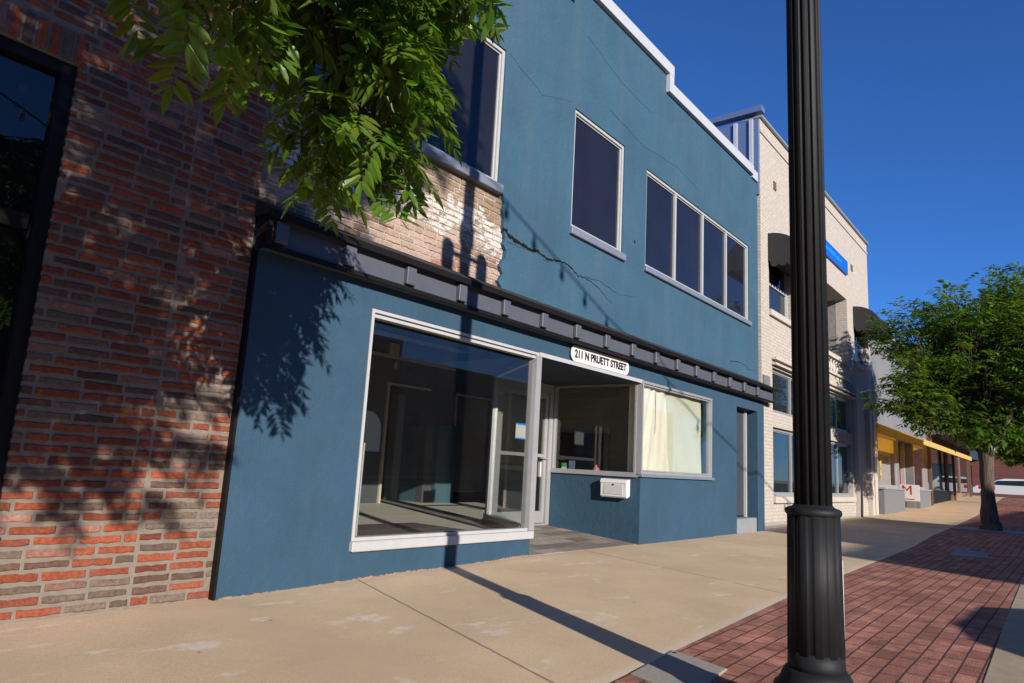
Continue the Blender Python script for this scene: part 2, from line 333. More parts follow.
    def build(s, name, mat, parent=None, smooth=False, col=False):
        me = bpy.data.meshes.new(name); o = bpy.data.objects.new(name, me); COL.objects.link(o)
        org = Vector((0, 0, 0))
        if parent is not None: o.parent = parent; org = ORG.get(parent.name, org)
        ORG[o.name] = org
        me.from_pydata([(a - org.x, b - org.y, c - org.z) for a, b, c in s.v], [], s.f)
        me.materials.append(MT[mat] if isinstance(mat, str) else mat)
        if col:
            at = me.color_attributes.new('col', 'FLOAT_COLOR', 'POINT')
            at.data.foreach_set('color', np.array([(*c, 1) for c in s.c], dtype=np.float32).ravel())
        if smooth: me.polygons.foreach_set('use_smooth', [True] * len(me.polygons))
        me.update(); return o
    def islands(s, name, mat, parent=None, **k):   # every unconnected piece becomes an object of its own
        par = list(range(len(s.v)))
        def find(i):
            while par[i] != i: par[i] = par[par[i]]; i = par[i]
            return i
        for f in s.f:
            for q in f[1:]: par[find(q)] = find(f[0])
        groups = {}
        for f in s.f: groups.setdefault(find(f[0]), []).append(f)
        out = []
        for fs in groups.values():
            ids = sorted({i for f in fs for i in f}); mp = {i: j for j, i in enumerate(ids)}; m2 = MB()
            m2.v = [s.v[i] for i in ids]; m2.f = [tuple(mp[i] for i in f) for f in fs]; m2.c = [s.c[i] for i in ids]; out.append(m2.build(name, mat, parent, **k))
        return out
def tag(o, label, cat, group=None):
    o['label'] = label; o['category'] = cat
    if group: o['group'] = group
    return o
def empty(name, loc, label, cat, group=None):
    o = bpy.data.objects.new(name, None); COL.objects.link(o); o.location = loc; o.empty_display_size = .3
    ORG[o.name] = Vector(loc); return tag(o, label, cat, group)
def struct(mb, name, mat, **k): o = mb.build(name, mat, **k); o['kind'] = 'structure'; return o
def frame_box(mb, x0, x1, z0, z1, w, y0, y1, ax='X'):   # rectangular frame, four members butted
    P = (lambda a, b, c, d: mb.box(a, b, y0, y1, c, d)) if ax == 'X' else (lambda a, b, c, d: mb.box(y0, y1, a, b, c, d))
    P(x0, x1, z0, z0 + w); P(x0, x1, z1 - w, z1); P(x0, x0 + w, z0 + w, z1 - w); P(x1 - w, x1, z0 + w, z1 - w)
def bricks(mb, x0, x1, z0, z1, y, pick, pitch=.071, blen=.203, joint=.020, bed=.022, dep=.03, holes=(), seams=(), soldier=None):
    row = 0; z = z0
    while z < z1:
        h = pitch - bed; x = x0 - (0 if row % 2 else (blen + joint) / 2) - rnd.uniform(0, .03)
        hl = [(a, b) for a, b, c, d in holes if c < z + pitch * .7 and d > z + pitch * .3]
        while x < x1:
            L = blen * rnd.uniform(.96, 1.03)
            if rnd.random() < .06: L *= .5
            segs = [(max(x, x0), min(x + L, x1))]
            for a, b in hl + [(q - .012, q + .012) for q in seams]:
                ns = []
                for p, q in segs:
                    if q <= a or p >= b: ns.append((p, q)); continue
                    if p < a: ns.append((p, a))
                    if q > b: ns.append((b, q))
                segs = ns
            for p, q in segs:
                if q - p < .03: continue
                c = pick((p + q) / 2, z + h / 2)
                if c is None: continue
                mb.cc = c; j = lambda s=.004: rnd.uniform(-s, s); e = .006; yy = y + rnd.uniform(-.004, .005)
                za, zb = z + j(), z + h + j(); n = 6
                top = [(p + (q - p) * i / n, zb + j(.0045)) for i in range(n, -1, -1)]; bot = [(p + (q - p) * i / n, za + j(.0045)) for i in range(n + 1)]
                ring = bot + top; cz = (za + zb) / 2; cx = (p + q) / 2; m_ = len(ring)
                ins = [(cx + (a - cx) * (1 - 2 * e / (q - p)), cz + (b - cz) * (1 - 2 * e / h)) for a, b in ring]
                vs = [(a, y + dep, b) for a, b in ring] + [(a, yy + .005, b) for a, b in ring] + [(a, yy + j(.001), b) for a, b in ins]
                fs = [(i, (i + 1) % m_, m_ + (i + 1) % m_, m_ + i) for i in range(m_)] + [(m_ + i, m_ + (i + 1) % m_, 2 * m_ + (i + 1) % m_, 2 * m_ + i) for i in range(m_)] + [tuple(range(2 * m_, 3 * m_))]
                mb.add(vs, fs)
            x += L + joint
        z += pitch; row += 1

# ------------------------------------------------------------------ ground
HX = [-60, 1.5, 2.9, 4.1, 6.7, 14.5, 16, 24, 29, 36, 43, 52, 60, 300]; HZ = [-.09, -.085, -.08, -.05, 0, 0, .06, .12, .18, .32, .50, .75, .8, .8]
def hx(x): return float(np.interp(x, HX, HZ))
def edge(x): return -3.04 + .0325 * (x - 3.03) if x < 52 else -1.45
KX = [-60, 1.6, 3.9, 4.76, 10.1, 52, 300]; KY = [-7.4, -7.4, -4.75, -4.52, -4.42, -3.7, -3.7]
def kerby(x): return float(np.interp(x, KX, KY))
XS = sorted(set([-60, -30, -15, -8] + [round(-5 + .5 * i, 2) for i in range(40)] + [1.6, 3.9, 4.76, 10.1] + list(range(15, 56, 2)) + [53.9]))
def strip(name, mat, fa, fb, dz, xs, ny=1):
    mb = MB(); vs = []; n = ny + 1
    for x in xs:
        a, b = fa(x), fb(x)
        for i in range(n): vs.append((x, a + (b - a) * i / ny, hx(x) + dz))
    mb.add(vs, [(i * n + j, (i + 1) * n + j, (i + 1) * n + j + 1, i * n + j + 1) for i in range(len(xs) - 1) for j in range(ny)])
    return struct(mb, name, mat)
strip('sidewalk', 'walk', edge, lambda x: .02 if 2.8 < x < 24.9 else .5, 0, XS)
strip('brick_paving', 'pavers', kerby, lambda x: edge(x) - .0, 0, XS)
mb = MB()
for i in range(len(XS) - 1):
    a, b = XS[i], XS[i + 1]
    pa, pb = kerby(a), kerby(b); w = .32; r = .03
    sec = lambda x, k: [(x, k, hx(x) - .3), (x, k, hx(x) + .004), (x, k - w + r, hx(x) + .004), (x, k - w + r * .3, hx(x) - .004), (x, k - w, hx(x) - r), (x, k - w, hx(x) - .3)]
    s0, s1 = sec(a, pa), sec(b, pb); mb.add(s0 + s1, [(j, j + 1, 7 + j, 6 + j) for j in range(5)])
struct(mb, 'kerb', 'kerb')
strip('street', 'asphalt', lambda x: -20.2, lambda x: kerby(x) - .3, -.15, XS)
strip('far_sidewalk', 'kerb', lambda x: -26, lambda x: -20.2, -.02, XS)
mb = MB(); mb.add([(53.9, -60, .6), (67, -60, .6), (67, 90, .6), (53.9, 90, .6)], [(0, 1, 2, 3)]); struct(mb, 'cross_street', 'asphalt')
mb = MB(); gx = [-600, -60, 1.5, 6.7, 14.5, 24, 36, 52, 67, 90, 1200]
mb.add([(x, y, hx(x) - .35 if x < 60 else .55) for x in gx for y in (-600, -30, 30, 900)], [(i * 4 + j, i * 4 + 4 + j, i * 4 + 5 + j, i * 4 + 1 + j) for i in range(len(gx) - 1) for j in range(3)])
struct(mb, 'ground', 'earth')
mb = MB(); mb.add([(67, -60, .75), (200, -60, .75), (200, 90, .75), (67, 90, .75)], [(0, 1, 2, 3)]); struct(mb, 'corner_pavement', 'kerb')
# metal/concrete covers set into the paving
def cover(name, pts, mat, label, holes=True):
    z = hx(pts[0][0]); mb = MB(); n = len(pts); c = Vector((sum(p[0] for p in pts) / n, sum(p[1] for p in pts) / n))
    ins = [(c.x + (p[0] - c.x) * .965, c.y + (p[1] - c.y) * .965) for p in pts]
    mb.add([(*p, hx(p[0]) - .03) for p in pts] + [(*p, hx(p[0]) + .006) for p in pts] + [(*p, hx(p[0]) + .010) for p in ins],
           [(i, (i + 1) % n, n + (i + 1) % n, n + i) for i in range(n)] + [(n + i, n + (i + 1) % n, 2 * n + (i + 1) % n, 2 * n + i) for i in range(n)] + [tuple(range(2 * n, 3 * n))])
    o = empty(name, (c.x, c.y, z), label, 'utility cover'); mb.build('lid', mat, o)
    if holes:
        mb = MB()
        for k in (0, 2):
            q = Vector(pts[k]) * .82 + c * .18; z = hx(q.x); mb.lathe(q.x, q.y, [(.014, z + .0105), (.012, z + .0135)], 10)
        mb.islands('bolt', 'ink', o)
    return o
cover('utility_cover', [(3.46, -3.44), (4.06, -3.39), (4.19, -3.00), (3.58, -3.04)], 'plate', 'square pale concrete utility lid in the brick paving crossed by the pole shadow')
cover('paving_plate', [(13.3, -3.35), (14.9, -3.25), (14.5, -3.75), (13.4, -3.85)], 'sill', 'long grey metal plate set in the shaded brick paving before the tree', False)

# ------------------------------------------------------------------ left brick building
bb = empty('brick_building', (0, .06, hx(1)), 'old red brick building with a black framed window at the left edge', 'building')
WIN = (-1.3, 1.435, .45, 3.50)
mb = MB(); mb.wall(-12, 2.837, -.5, 9.2, .062, .4, [WIN]); mb.box(-12, 2.82, .4, 8, -.5, .3); mb.wall(.4, 12, -.5, 9.2, 2.5, 2.8, (), 'Y'); mb.build('wall', 'mortar', bb)
def pick_red(x, z):
    u = rnd.random()
    c = (.215, .054, .026) if u < .40 else (.155, .044, .025) if u < .66 else (.090, .050, .037) if u < .88 else (.115, .082, .062)
    if z < .35 and rnd.random() < .22: c = (.115, .082, .060)
    k = rnd.uniform(.75, 1.2)
    if rnd.random() < .10: c = tuple(.65 * a + .35 * b for a, b in zip(c, (.26, .21, .18)))
    return tuple(a * k * .98 for a in c)
mb = MB(); bricks(mb, -3, 2.835, -.06, 6.4, .052, pick_red, blen=.243, joint=.023, bed=.027, holes=[(WIN[0], WIN[1], WIN[2], WIN[3] + .235)], seams=(2.27,))
x = WIN[0]
while x < WIN[1] - .03:                       # soldier course over the window
    mb.cc = pick_red(x, 3.6); e = rnd.uniform(-.003, .003); mb.box(x, x + .052, .050 + e, .08, WIN[3] + .012, WIN[3] + .215); x += .075
mb.build('brickwork', 'brick', bb, col=True)
mb = MB(); frame_box(mb, WIN[0], WIN[1], WIN[2], WIN[3], .085, .085, .20); mb.box(WIN[0] + .11, WIN[1] - .11, .10, .19, 2.32, 2.42); mb.box(-.1, 0.0, .102, .188, WIN[2] + .11, 2.32)
wf = mb.build('window', 'black', bb)
mb = MB(); mb.box(WIN[0] + .08, WIN[1] - .08, .14, .15, WIN[2] + .08, WIN[3] - .08); mb.build('pane', darkglass('brick_building_glass', (.004, .005, .005), .015), wf)
mb = MB(); mb.box(WIN[0] - .06, WIN[1] + .0, -.02, .2, WIN[2] - .09, WIN[2] - .003); mb.build('sill', 'mortar', wf)
mb = MB(); mb.box(2.838, 2.8585, -.003, .1, -.3, 2.60); mb.build('flashing', 'black', bb)

# ------------------------------------------------------------------ blue building
BX0, BX1, UY = 2.86, 14.56, .10
b = empty('blue_building', (8.7, 0, 0), 'two storey blue stucco shopfront with stepped white topped parapet', 'building')
H = lambda x: hx(x) - .3
# ground floor stucco wall with its openings
mb = MB(); mb.wall(BX0, 14.57, -.4, 2.98, .0, .22, [(4.06, 6.66, .20, 2.38), (6.66, 9.23, -.4, 2.335), (9.23, 11.90, -.4, 2.38), (13.07, 14.19, -.4, 2.375)])
mb.build('lower_wall', 'blue', b)
mb = MB(); mb.wall(9.23, 11.885, -.4, 1.00, -.035, -.001); mb.build('stall_riser', 'blue', b)
# recess side wall (with the mailbox) below its window, soffit, tiled ramp
mb = MB(); mb.wall(.0, 1.60, -.4, .985, 9.23, 9.42, (), 'Y'); 
mb.build('recess_wall', 'blue', b)
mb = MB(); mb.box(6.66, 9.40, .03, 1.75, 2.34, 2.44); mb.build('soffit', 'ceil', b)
mb = MB(); mb.add([(6.62, .005, .004), (9.23, .005, .006), (9.23, 1.75, .13), (7.7, 1.75, .13), (6.62, -.0, -.2), (9.23, -.0, -.2)], [(0, 1, 2, 3), (4, 5, 1, 0)]); mb.build('tiled_ramp', 'tiles', b)
mb = MB(); n = 150; P = [2.88 + (6.64 - 2.88) * i / n for i in range(n + 1)]
hh = [max(.002, .005 + .007 * math.sin(x * 3.1) + rnd.uniform(-.008, .010)) for x in P]
mb.add([(x, -.006 - rnd.uniform(0, .012), hx(x) - .02) for x in P] + [(x, -.0055, hx(x) + h_) for x, h_ in zip(P, hh)] + [(x, .0, hx(x) + h_ + .004) for x, h_ in zip(P, hh)],
       [(i, i + 1, n + 2 + i, n + 1 + i) for i in range(n)] + [(n + 1 + i, n + 2 + i, 2 * n + 3 + i, 2 * n + 2 + i) for i in range(n)])
mb.build('chipped_footing', plain('chipped_render', (.20, .145, .10), .95, ns=14, amt=.6, bump=.5, spec=.2), b)
# upper wall
SW = (7.375, 8.755, 4.23, 5.96); RB = (9.475, 14.02, 4.23, 5.87); W1 = (4.30, 5.84, 4.27, 6.01)
PATCH = [(2.86, 2.95), (5.97, 2.95), (6.01, 3.05), (5.95, 3.12), (6.02, 3.22), (5.96, 3.30), (6.00, 3.38), (6.05, 3.42), (6.06, 3.52), (6.0, 3.58), (6.03, 3.66), (5.98, 3.78), (5.99, 3.9), (5.95, 3.99), (5.98, 4.08), (5.94, 4.185), (2.86, 4.185)]
mb = MB(); mb.wall(2.86, 14.56, 4.185, 7.52, UY, .45, [SW, RB, W1]); mb.wall(6.06, 14.56, 2.7, 4.185, UY, .45); mb.wall(7.2, 10.1, 7.52, 7.86, UY, .45)
# ragged stucco edge beside the bare brick
rag = PATCH[1:16]
vs = [(x, UY, z) for x, z in rag] + [(6.06, UY, z) for x, z in rag] + [(x, UY + .06, z) for x, z in rag]; n = len(rag)
mb.add(vs, [(i, n + i, n + i + 1, i + 1) for i in range(n - 1)] + [(i, i + 1, 2 * n + i + 1, 2 * n + i) for i in range(n - 1)])
mb.build('upper_wall', 'blue_up', b)
mb = MB(); mb.box(2.86, 6.10, UY + .055, .45, 2.7, 4.19); mb.build('mortar_bed', plain('pale_mortar', (.33, .275, .225), .95, ns=12, amt=.25, bump=.6, spec=.2), b)
def pick_patch(x, z):
    k = rnd.uniform(.85, 1.12); n = math.sin(x * 2.1 + z * 3) * .05 + rnd.uniform(-.05, .05)
    if z > 3.74 + n: c = (.245, .175, .12) if rnd.random() < .86 else (.32, .24, .185)
    elif z > 3.58 + n: c = (.44, .40, .37) if rnd.random() < .6 else (.23, .17, .13)
    elif z > 3.40 + n: c = (.34, .255, .205) if rnd.random() < .5 else (.22, .185, .165)
    elif z > 3.10 + n: c = (.36, .26, .205) if rnd.random() < .8 else (.26, .16, .115)
    else: c = (.30, .14, .10) if rnd.random() < .45 else (.36, .26, .22)
    return tuple(a * k * .86 for a in c)
mb = MB(); bricks(mb, 2.86, 6.03, 2.72, 4.17, UY + .045, pick_patch, pitch=.068, blen=.19, joint=.013, bed=.013); mb.build('exposed_brick', 'brick_soft', b, col=True)
# crack lines across the stucco: thin ragged fissures
def fissure(pts, w, name='crack', sub=6):
    mb = MB(); P = []
    for (xa, za), (xb, zb) in zip(pts[:-1], pts[1:]):
        for i in range(sub):
            t = i / sub; P.append((xa + (xb - xa) * t + rnd.uniform(-.012, .012), za + (zb - za) * t + rnd.uniform(-.012, .012)))
    P.append(pts[-1]); n = len(P); a, c = [], []
    for i, (x, z) in enumerate(P):
        k = w * (1 - .75 * i / n) * rnd.uniform(.5, 1.3); a.append((x, UY - .002, z + k)); c.append((x, UY - .002, z - k))
    vs = a + c + [(x, UY + .01, z) for x, y, z in a] + [(x, UY + .01, z) for x, y, z in c]
    mb.add(vs, [(i, n + i, n + i + 1, i + 1) for i in range(n - 1)] + [(i, i + 1, 2 * n + i + 1, 2 * n + i) for i in range(n - 1)] + [(n + i, 3 * n + i, 3 * n + i + 1, n + i + 1) for i in range(n - 1)])
    return mb.build(name, plain('crack_shadow', (.012, .010, .009) if w > .006 else (.016, .036, .052), .95, spec=0), b)
fissure([(5.98, 3.77), (6.12, 3.71), (6.31, 3.68), (6.5, 3.66), (6.66, 3.69), (6.9, 3.64), (7.12, 3.68), (7.33, 3.69)], .030)
fissure([(7.33, 3.69), (7.6, 3.60), (7.77, 3.62), (8.1, 3.56), (8.5, 3.41)], .012)
fissure([(7.77, 3.62), (8.2, 3.66), (8.7, 3.58), (9.3, 3.68)], .006)
fissure([(6.06, 3.63), (6.3, 3.63), (6.62, 3.66), (6.9, 3.60)], .005)
fissure([(5.9, 6.0), (6.6, 5.78), (7.3, 6.02)], .0035); fissure([(7.6, 7.2), (8.6, 6.95), (9.6, 6.9)], .004); fissure([(8.3, 6.35), (9.3, 6.2), (10.6, 6.32), (11.6, 6.2)], .004)
fissure([(13.0, 3.25), (13.6, 3.3), (14.0, 3.22), (14.4, 3.26)], .007)
mb = MB(); 
import itertools
mb.tube([(9.13, UY - .004, 4.53), (9.13, UY + .06, 4.53)], .028, 10); mb.build('vent_hole', 'ink', b)
# upper windows
def window(parent, x0, x1, z0, z1, y, fw=.045, mull=(), fm='alu_white', gm='dark', sill='sill', sh=.11, proj=.05, depth=.10):
    mb = MB(); frame_box(mb, x0, x1, z0, z1, fw, y + .02, y + depth)
    frame_box(mb, x0 + fw, x1 - fw, z0 + fw, z1 - fw, .022, y + .045, y + depth - .005)
    for q in mull: mb.box(q - fw * .6, q + fw * .6, y + .024, y + depth - .003, z0 + fw, z1 - fw)
    w = mb.build('window', fm, parent)
    g = MB(); g.box(x0 + fw * .6, x1 - fw * .6, y + .062, y + .070, z0 + fw * .6, z1 - fw * .6); g.build('pane', gm, w)
    if sill: s = MB(); s.bbox(x0 - .03, x1 + .05, y - proj, y + .10, z0 - sh, z0 - .002, .008); s.build('sill', sill, w)
    return w
window(b, *SW, UY); window(b, *W1, UY)
k4 = (RB[1] - RB[0]) / 4
window(b, *RB, UY, mull=(10.59, 11.74, 12.86), sh=.09)
# parapet coping, stepped
mb = MB(); y0, y1 = UY - .07, .52
mb.box(10.10, 14.17, y0, y1, 7.522, 7.72); mb.box(14.17, 14.60, y0 + .03, y1, 7.48, 7.69); mb.box(2.86, 7.2, y0, y1, 7.522, 7.72)
mb.box(7.42, 9.88, y0 + .0, y1, 7.862, 8.06)
mb.box(9.88, 10.27, y0, y1, 7.862, 8.06); mb.box(10.102, 10.27, y0 + .003, y1, 7.722, 7.862); mb.box(7.03, 7.42, y0, y1, 7.862, 8.06); mb.box(7.03, 7.198, y0 + .003, y1, 7.722, 7.862)
mb.build('coping', 'coping', b)
mb = MB(); mb.box(2.86, 14.5, .45, 12, 7.1, 7.3); mb.build('roof', 'asphalt', b)
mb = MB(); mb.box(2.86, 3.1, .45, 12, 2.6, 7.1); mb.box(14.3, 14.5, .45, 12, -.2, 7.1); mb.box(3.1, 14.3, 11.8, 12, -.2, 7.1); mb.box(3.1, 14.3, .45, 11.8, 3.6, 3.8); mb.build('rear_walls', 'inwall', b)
# cornice: fascia, ledge, shingled lean-to cap, blocks
mb = MB(); mb.box(2.86, 14.80, -.115, .0, 2.615, 2.88); co = mb.build('cornice', 'cornice', b)
mb = MB(); mb.box(2.84, 14.83, -.145, -.115, 2.60, 2.640); mb.build('ledge', 'black', co)
mb = MB(); mb.prism([(-.20, 2.865), (-.20, 2.905), (UY - .002, 3.05), (UY - .002, 2.89)], 2.82, 14.86); mb.build('shingle_cap', 'shingle', co)
mb = MB(); mb.prism([(-.206, 2.840), (-.206, 2.900), (-.195, 2.905), (-.195, 2.840)], 2.815, 14.865); mb.build('drip_edge', 'black', co)
mb = MB(); mb.box(2.825, 2.858, -.17, -.001, 2.61, 2.862); mb.build('end_plate', 'black', co)
proto = None
for i in range(16):
    x = 2.86 + i * .7265 if i else 2.90
    if proto is None:
        mb = MB(); mb.bbox(x, x + .115, -.168, -.116, 2.66, 2.838, .006); proto = mb.build('bracket', 'cornice', co); px = x
    else:
        o = proto.copy(); COL.objects.link(o); o.parent = co; o.location.x = x - px
# display window + frame + sill
mb = MB(); frame_box(mb, 4.062, 6.66, .285, 2.378, .030, -.008, .10); mb.box(4.095, 6.60, -.004, .085, 2.302, 2.332)
dw = mb.build('display_window', 'alu_white', b)
mb = MB(); mb.box(4.10, 6.59, .03, .038, .32, 2.26); mb.build('pane', 'glass', dw)
mb = MB(); mb.bbox(4.05, 6.69, -.045, .20, .195, .283, .008); mb.build('sill', 'alu_white', dw)
mb = MB(); mb.box(6.60, 6.70, -.03, .09, .288, 2.33); mb.build('corner_post', 'alu', dw)
# angled return glass up to the door
RA, RBp = (6.66, .09), (7.72, 1.56)
mb = MB(); mb.obox(RA, RBp, .16, -.2, .26); rt = mb.build('return_window', 'blue', b)
mb = MB(); mb.obox(RA, RBp, .12, .262, .33); mb.obox(RA, RBp, .06, 2.27, 2.335)
t = lambda k: (RA[0] + (RBp[0] - RA[0]) * k, RA[1] + (RBp[1] - RA[1]) * k)
mb.obox(t(.95), t(1.0), .07, .33, 2.27); mb.build('frame', 'alu', rt)
mb = MB(); mb.obox(t(.04), t(.96), .008, .33, 2.27); mb.build('pane', 'glass', rt)
# header strip over the recess
mb = MB(); mb.box(6.66, 9.27, -.028, .03, 2.335, 2.385); mb.build('header', 'alu_white', b)
# door
DX0, DX1, DY = 7.80, 9.22, 1.56
mb = MB(); mb.box(DX0, DX0 + .09, DY, DY + .12, .13, 2.335); mb.box(DX1 - .09, DX1, DY, DY + .12, .13, 2.335); mb.box(DX0 + .09, DX1 - .09, DY, DY + .12, 2.20, 2.335)
mb.box(DX0 + .09, DX1 - .09, DY + .01, DY + .11, .125, .15)
dr = mb.build('entrance_door', 'alu', b)
mb = MB(); a, c = DX0 + .10, DX1 - .10
mb.box(a, a + .07, DY + .03, DY + .08, .16, 2.19); mb.box(c - .07, c, DY + .03, DY + .08, .16, 2.19); mb.box(a + .07, c - .07, DY + .032, DY + .078, .16, .34); mb.box(a + .07, c - .07, DY + .032, DY + .078, 2.10, 2.19); mb.box(a + .07, c - .07, DY + .028, DY + .082, 1.17, 1.22)
mb.build('leaf_frame', 'alu', dr)
mb = MB(); mb.box(a + .06, c - .06, DY + .05, DY + .058, .3, 2.14); mb.build('pane', 'glass', dr)
mb = MB(); mb.bbox(c - .22, c - .17, DY - .03, DY + .03, .86, 1.10, .01); mb.box(c - .17, c - .02, DY - .02, DY + .03, 1.15, 1.165); mb.build('handle', 'alu', dr)
mb = MB(); z0 = 1.42; mb.box(8.32, 8.60, DY + .040, DY + .048, z0, z0 + .24); st = mb.build('notice', 'sign_white', dr)
mb = MB(); mb.box(8.32, 8.60, DY + .037, DY + .0395, z0 + .215, z0 + .24); mb.box(8.32, 8.60, DY + .037, DY + .0395, z0, z0 + .02); mb.islands('notice_border', 'sign_line', st)
# side window over the mailbox wall, front window with paper
mb = MB(); frame_box(mb, .051, 1.56, .985, 2.335, .03, 9.225, 9.31, 'Y'); mb.box(9.20, 9.32, .0, 1.56, .945, .986)
sw = mb.build('side_window', 'alu', b)
mb = MB(); mb.box(9.262, 9.270, .09, 1.53, 1.02, 2.30); mb.build('pane', 'glass', sw)
mb = MB(); frame_box(mb, 9.235, 11.80, 1.00, 2.375, .036, -.045, .05); frame_box(mb, 9.275, 11.76, 1.04, 2.335, .02, -.02, .04)
fw_ = mb.build('front_window', 'alu', b)
mb = MB(); mb.box(9.28, 11.76, .0, .008, 1.04, 2.33); mb.build('pane', 'glass', fw_)
mb = MB(); mb.bbox(9.20, 11.83, -.085, .0, .955, .999, .006); mb.build('sill', 'sill', fw_)
def sheet(name, mat, x0, x1, z0, z1, y, fold, slant=0.0, nx=26, nz=16):
    mb = MB(); vs = []
    for i in range(nx + 1):
        for j in range(nz + 1):
            u, v = i / nx, j / nz
            x = x0 + (x1 - x0) * u + slant * v * (1 if u > .5 else 0) * u
            vs.append((x, y + fold(u, v), z0 + (z1 - z0) * v))
    n = nz + 1; k = len(vs); vs += [(a, b_ + .004, c_) for a, b_, c_ in vs]
    mb.add(vs, [(i * n + j, (i + 1) * n + j, (i + 1) * n + j + 1, i * n + j + 1) for i in range(nx) for j in range(nz)] + [(k + i * n + j, k + i * n + j + 1, k + (i + 1) * n + j + 1, k + (i + 1) * n + j) for i in range(nx) for j in range(nz)])
    return mb.build(name, mat, b, smooth=True)
fold1 = lambda u, v: .03 * math.exp(-((u - .18 - .22 * v * v) / .05) ** 2) - .025 * math.exp(-((u - .26 - .2 * v * v) / .04) ** 2) + .012 * math.sin(7 * u + 3 * v) + .006 * math.sin(23 * u - 9 * v)
sheet('paper_screen', 'paper1', 9.31, 10.36, 1.03, 2.33, .06, fold1, -.18)
sheet('paper_screen', 'paper2', 10.15, 11.62, 1.03, 2.31, .09, lambda u, v: .012 * math.sin(5 * u + 2 * v) + .006 * math.sin(17 * u + 8 * v))
mb = MB(); vs = []
for i in range(9):
    for z in (1.0, 2.32): vs.append((9.33 + .025 * math.sin(i * 1.9), .07 + i * .022, z))
mb.add(vs, [(2 * i, 2 * i + 2, 2 * i + 3, 2 * i + 1) for i in range(8)]); 
mb.build('curtain', 'paper1', b)
# entry alcove
mb = MB(); mb.box(13.075, 14.185, .20, .24, .30, 2.37); al = mb.build('alcove_door', plain('navy_door_paint', (.028, .033, .045), .6), b)
mb = MB(); mb.box(13.95, 14.0, .15, .199, .27, 2.37); mb.build('frame', 'alu_white', al)
mb = MB(); mb.box(14.19, 14.22, .22, .9, -.3, 2.37); mb.box(13.04, 13.07, .22, .9, -.3, 2.37); mb.build('alcove_reveal', 'blue', b)
mb = MB(); mb.bbox(13.08, 14.18, .02, .5, -.2, .265, .012); mb.build('step', plain('grey_step', (.17, .18, .19), .85, amt=.2, bump=.3), b)
# interior seen through the glass
FL = .19
mb = MB()
pl_ = [(3.1, .26), (6.70, .26), (7.66, 1.62), (7.66, 1.78), (9.43, 1.78), (9.43, .26), (14.2, .26), (14.2, 11.8), (3.1, 11.8)]; n = len(pl_)
mb.add([(*p, FL - .2) for p in pl_] + [(*p, FL) for p in pl_], [tuple(range(n, 2 * n))] + [(i, (i + 1) % n, n + (i + 1) % n, n + i) for i in range(n)]); mb.build('interior_floor', 'infloor', b)
mb = MB(); mb.box(3.15, 6.62, .31, 1.9, FL, FL + .012); mb.build('floor_mat', 'mat', b)
mb = MB(); mb.wall(3.1, 12.1, FL, 3.55, 5.2, 5.38, [(8.85, 9.95, FL, 2.42), (10.75, 12.0, FL + .22, 2.42)])
mb.box(10.20, 10.22, 5.38, 6.8, FL, 3.5); mb.box(3.1, 14.2, 6.8, 6.95, FL, 3.55); mb.box(3.1, 14.3, .46, 6.8, 3.42, 3.58); mb.box(3.0, 3.1, .23, 6.8, FL, 3.5)
mb.wall(3.1, 14.3, 2.44, 3.45, .23, .30)
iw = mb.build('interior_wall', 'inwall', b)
mb = MB(); mb.box(7.3, 10.6, 5.12, 5.198, 2.93, 2.98); mb.box(5.0, 12.05, 5.13, 5.198, 3.33, 3.40); mb.box(8.80, 8.85, 5.15, 5.198, FL, 2.46); mb.box(8.85, 9.95, 5.15, 5.198, 2.42, 2.46); mb.box(10.71, 10.75, 5.15, 5.198, FL, 2.46); mb.box(10.75, 12.0, 5.15, 5.198, 2.42, 2.46); mb.box(7.5, 10.2, 6.74, 6.798, FL, FL + .14); mb.islands('trim', 'trim', iw)
mb = MB(); mb.box(10.2, 10.74, 5.10, 5.199, FL, 1.75); mb.box(9.952, 10.198, 5.39, 6.3, FL, 1.7); mb.islands('column', 'teal', iw)
mb = MB(); mb.box(9.75, 9.95, 5.9, 6.1, FL, 2.35); mb.build('pillar', 'gray', iw)
mb = MB(); mb.box(10.76, 11.99, 5.2, 5.25, FL, FL + .22); mb.build('kick_plate', 'alu', iw)
mb = MB(); mb.box(8.75, 9.0, 5.14, 5.198, 2.98, 3.22); mb.build('vent', 'trim', iw)
mb = MB()
for i in range(22): z = FL + i * .15; mb.prism([(12.10, z + .012), (12.065, z + .012), (12.098, z + .148)], .3, 6.8, 'Y')
mb.box(12.10, 12.25, .3, 6.8, FL, 3.42); mb.build('boarded_wall', plain('brown_grey_boards', (.42, .37, .32), .8, ns=4, amt=.2), b)
mb = MB(); mb.box(11.95, 12.06, 2.2, 3.6, 1.0, 1.75); mb.build('wall_screen', 'black', b)
st_ = empty('display_stand', (4.62, .62, .2), 'slim metal stand with a rounded grey plate inside the big shop window', 'stand')
mb = MB(); mb.lathe(4.62, .62, [(.13, .203), (.12, .222), (.02, .23)], 20); mb.build('foot', 'alu', st_); mb = MB(); mb.tube([(4.62, .62, .22), (4.62, .62, 1.16)], .013, 8); mb.build('pole', 'alu', st_)
mb = MB(); pr = [(4.44, 1.08), (4.82, 1.08)] + [(4.63 + .19 * math.cos(R(a)), 1.30 + .19 * math.sin(R(a))) for a in range(0, 181, 20)]; mb.prism(pr, .612, .632, 'Y'); mb.build('plate', plain('smoked_plate', (.018, .021, .026), .4), st_)
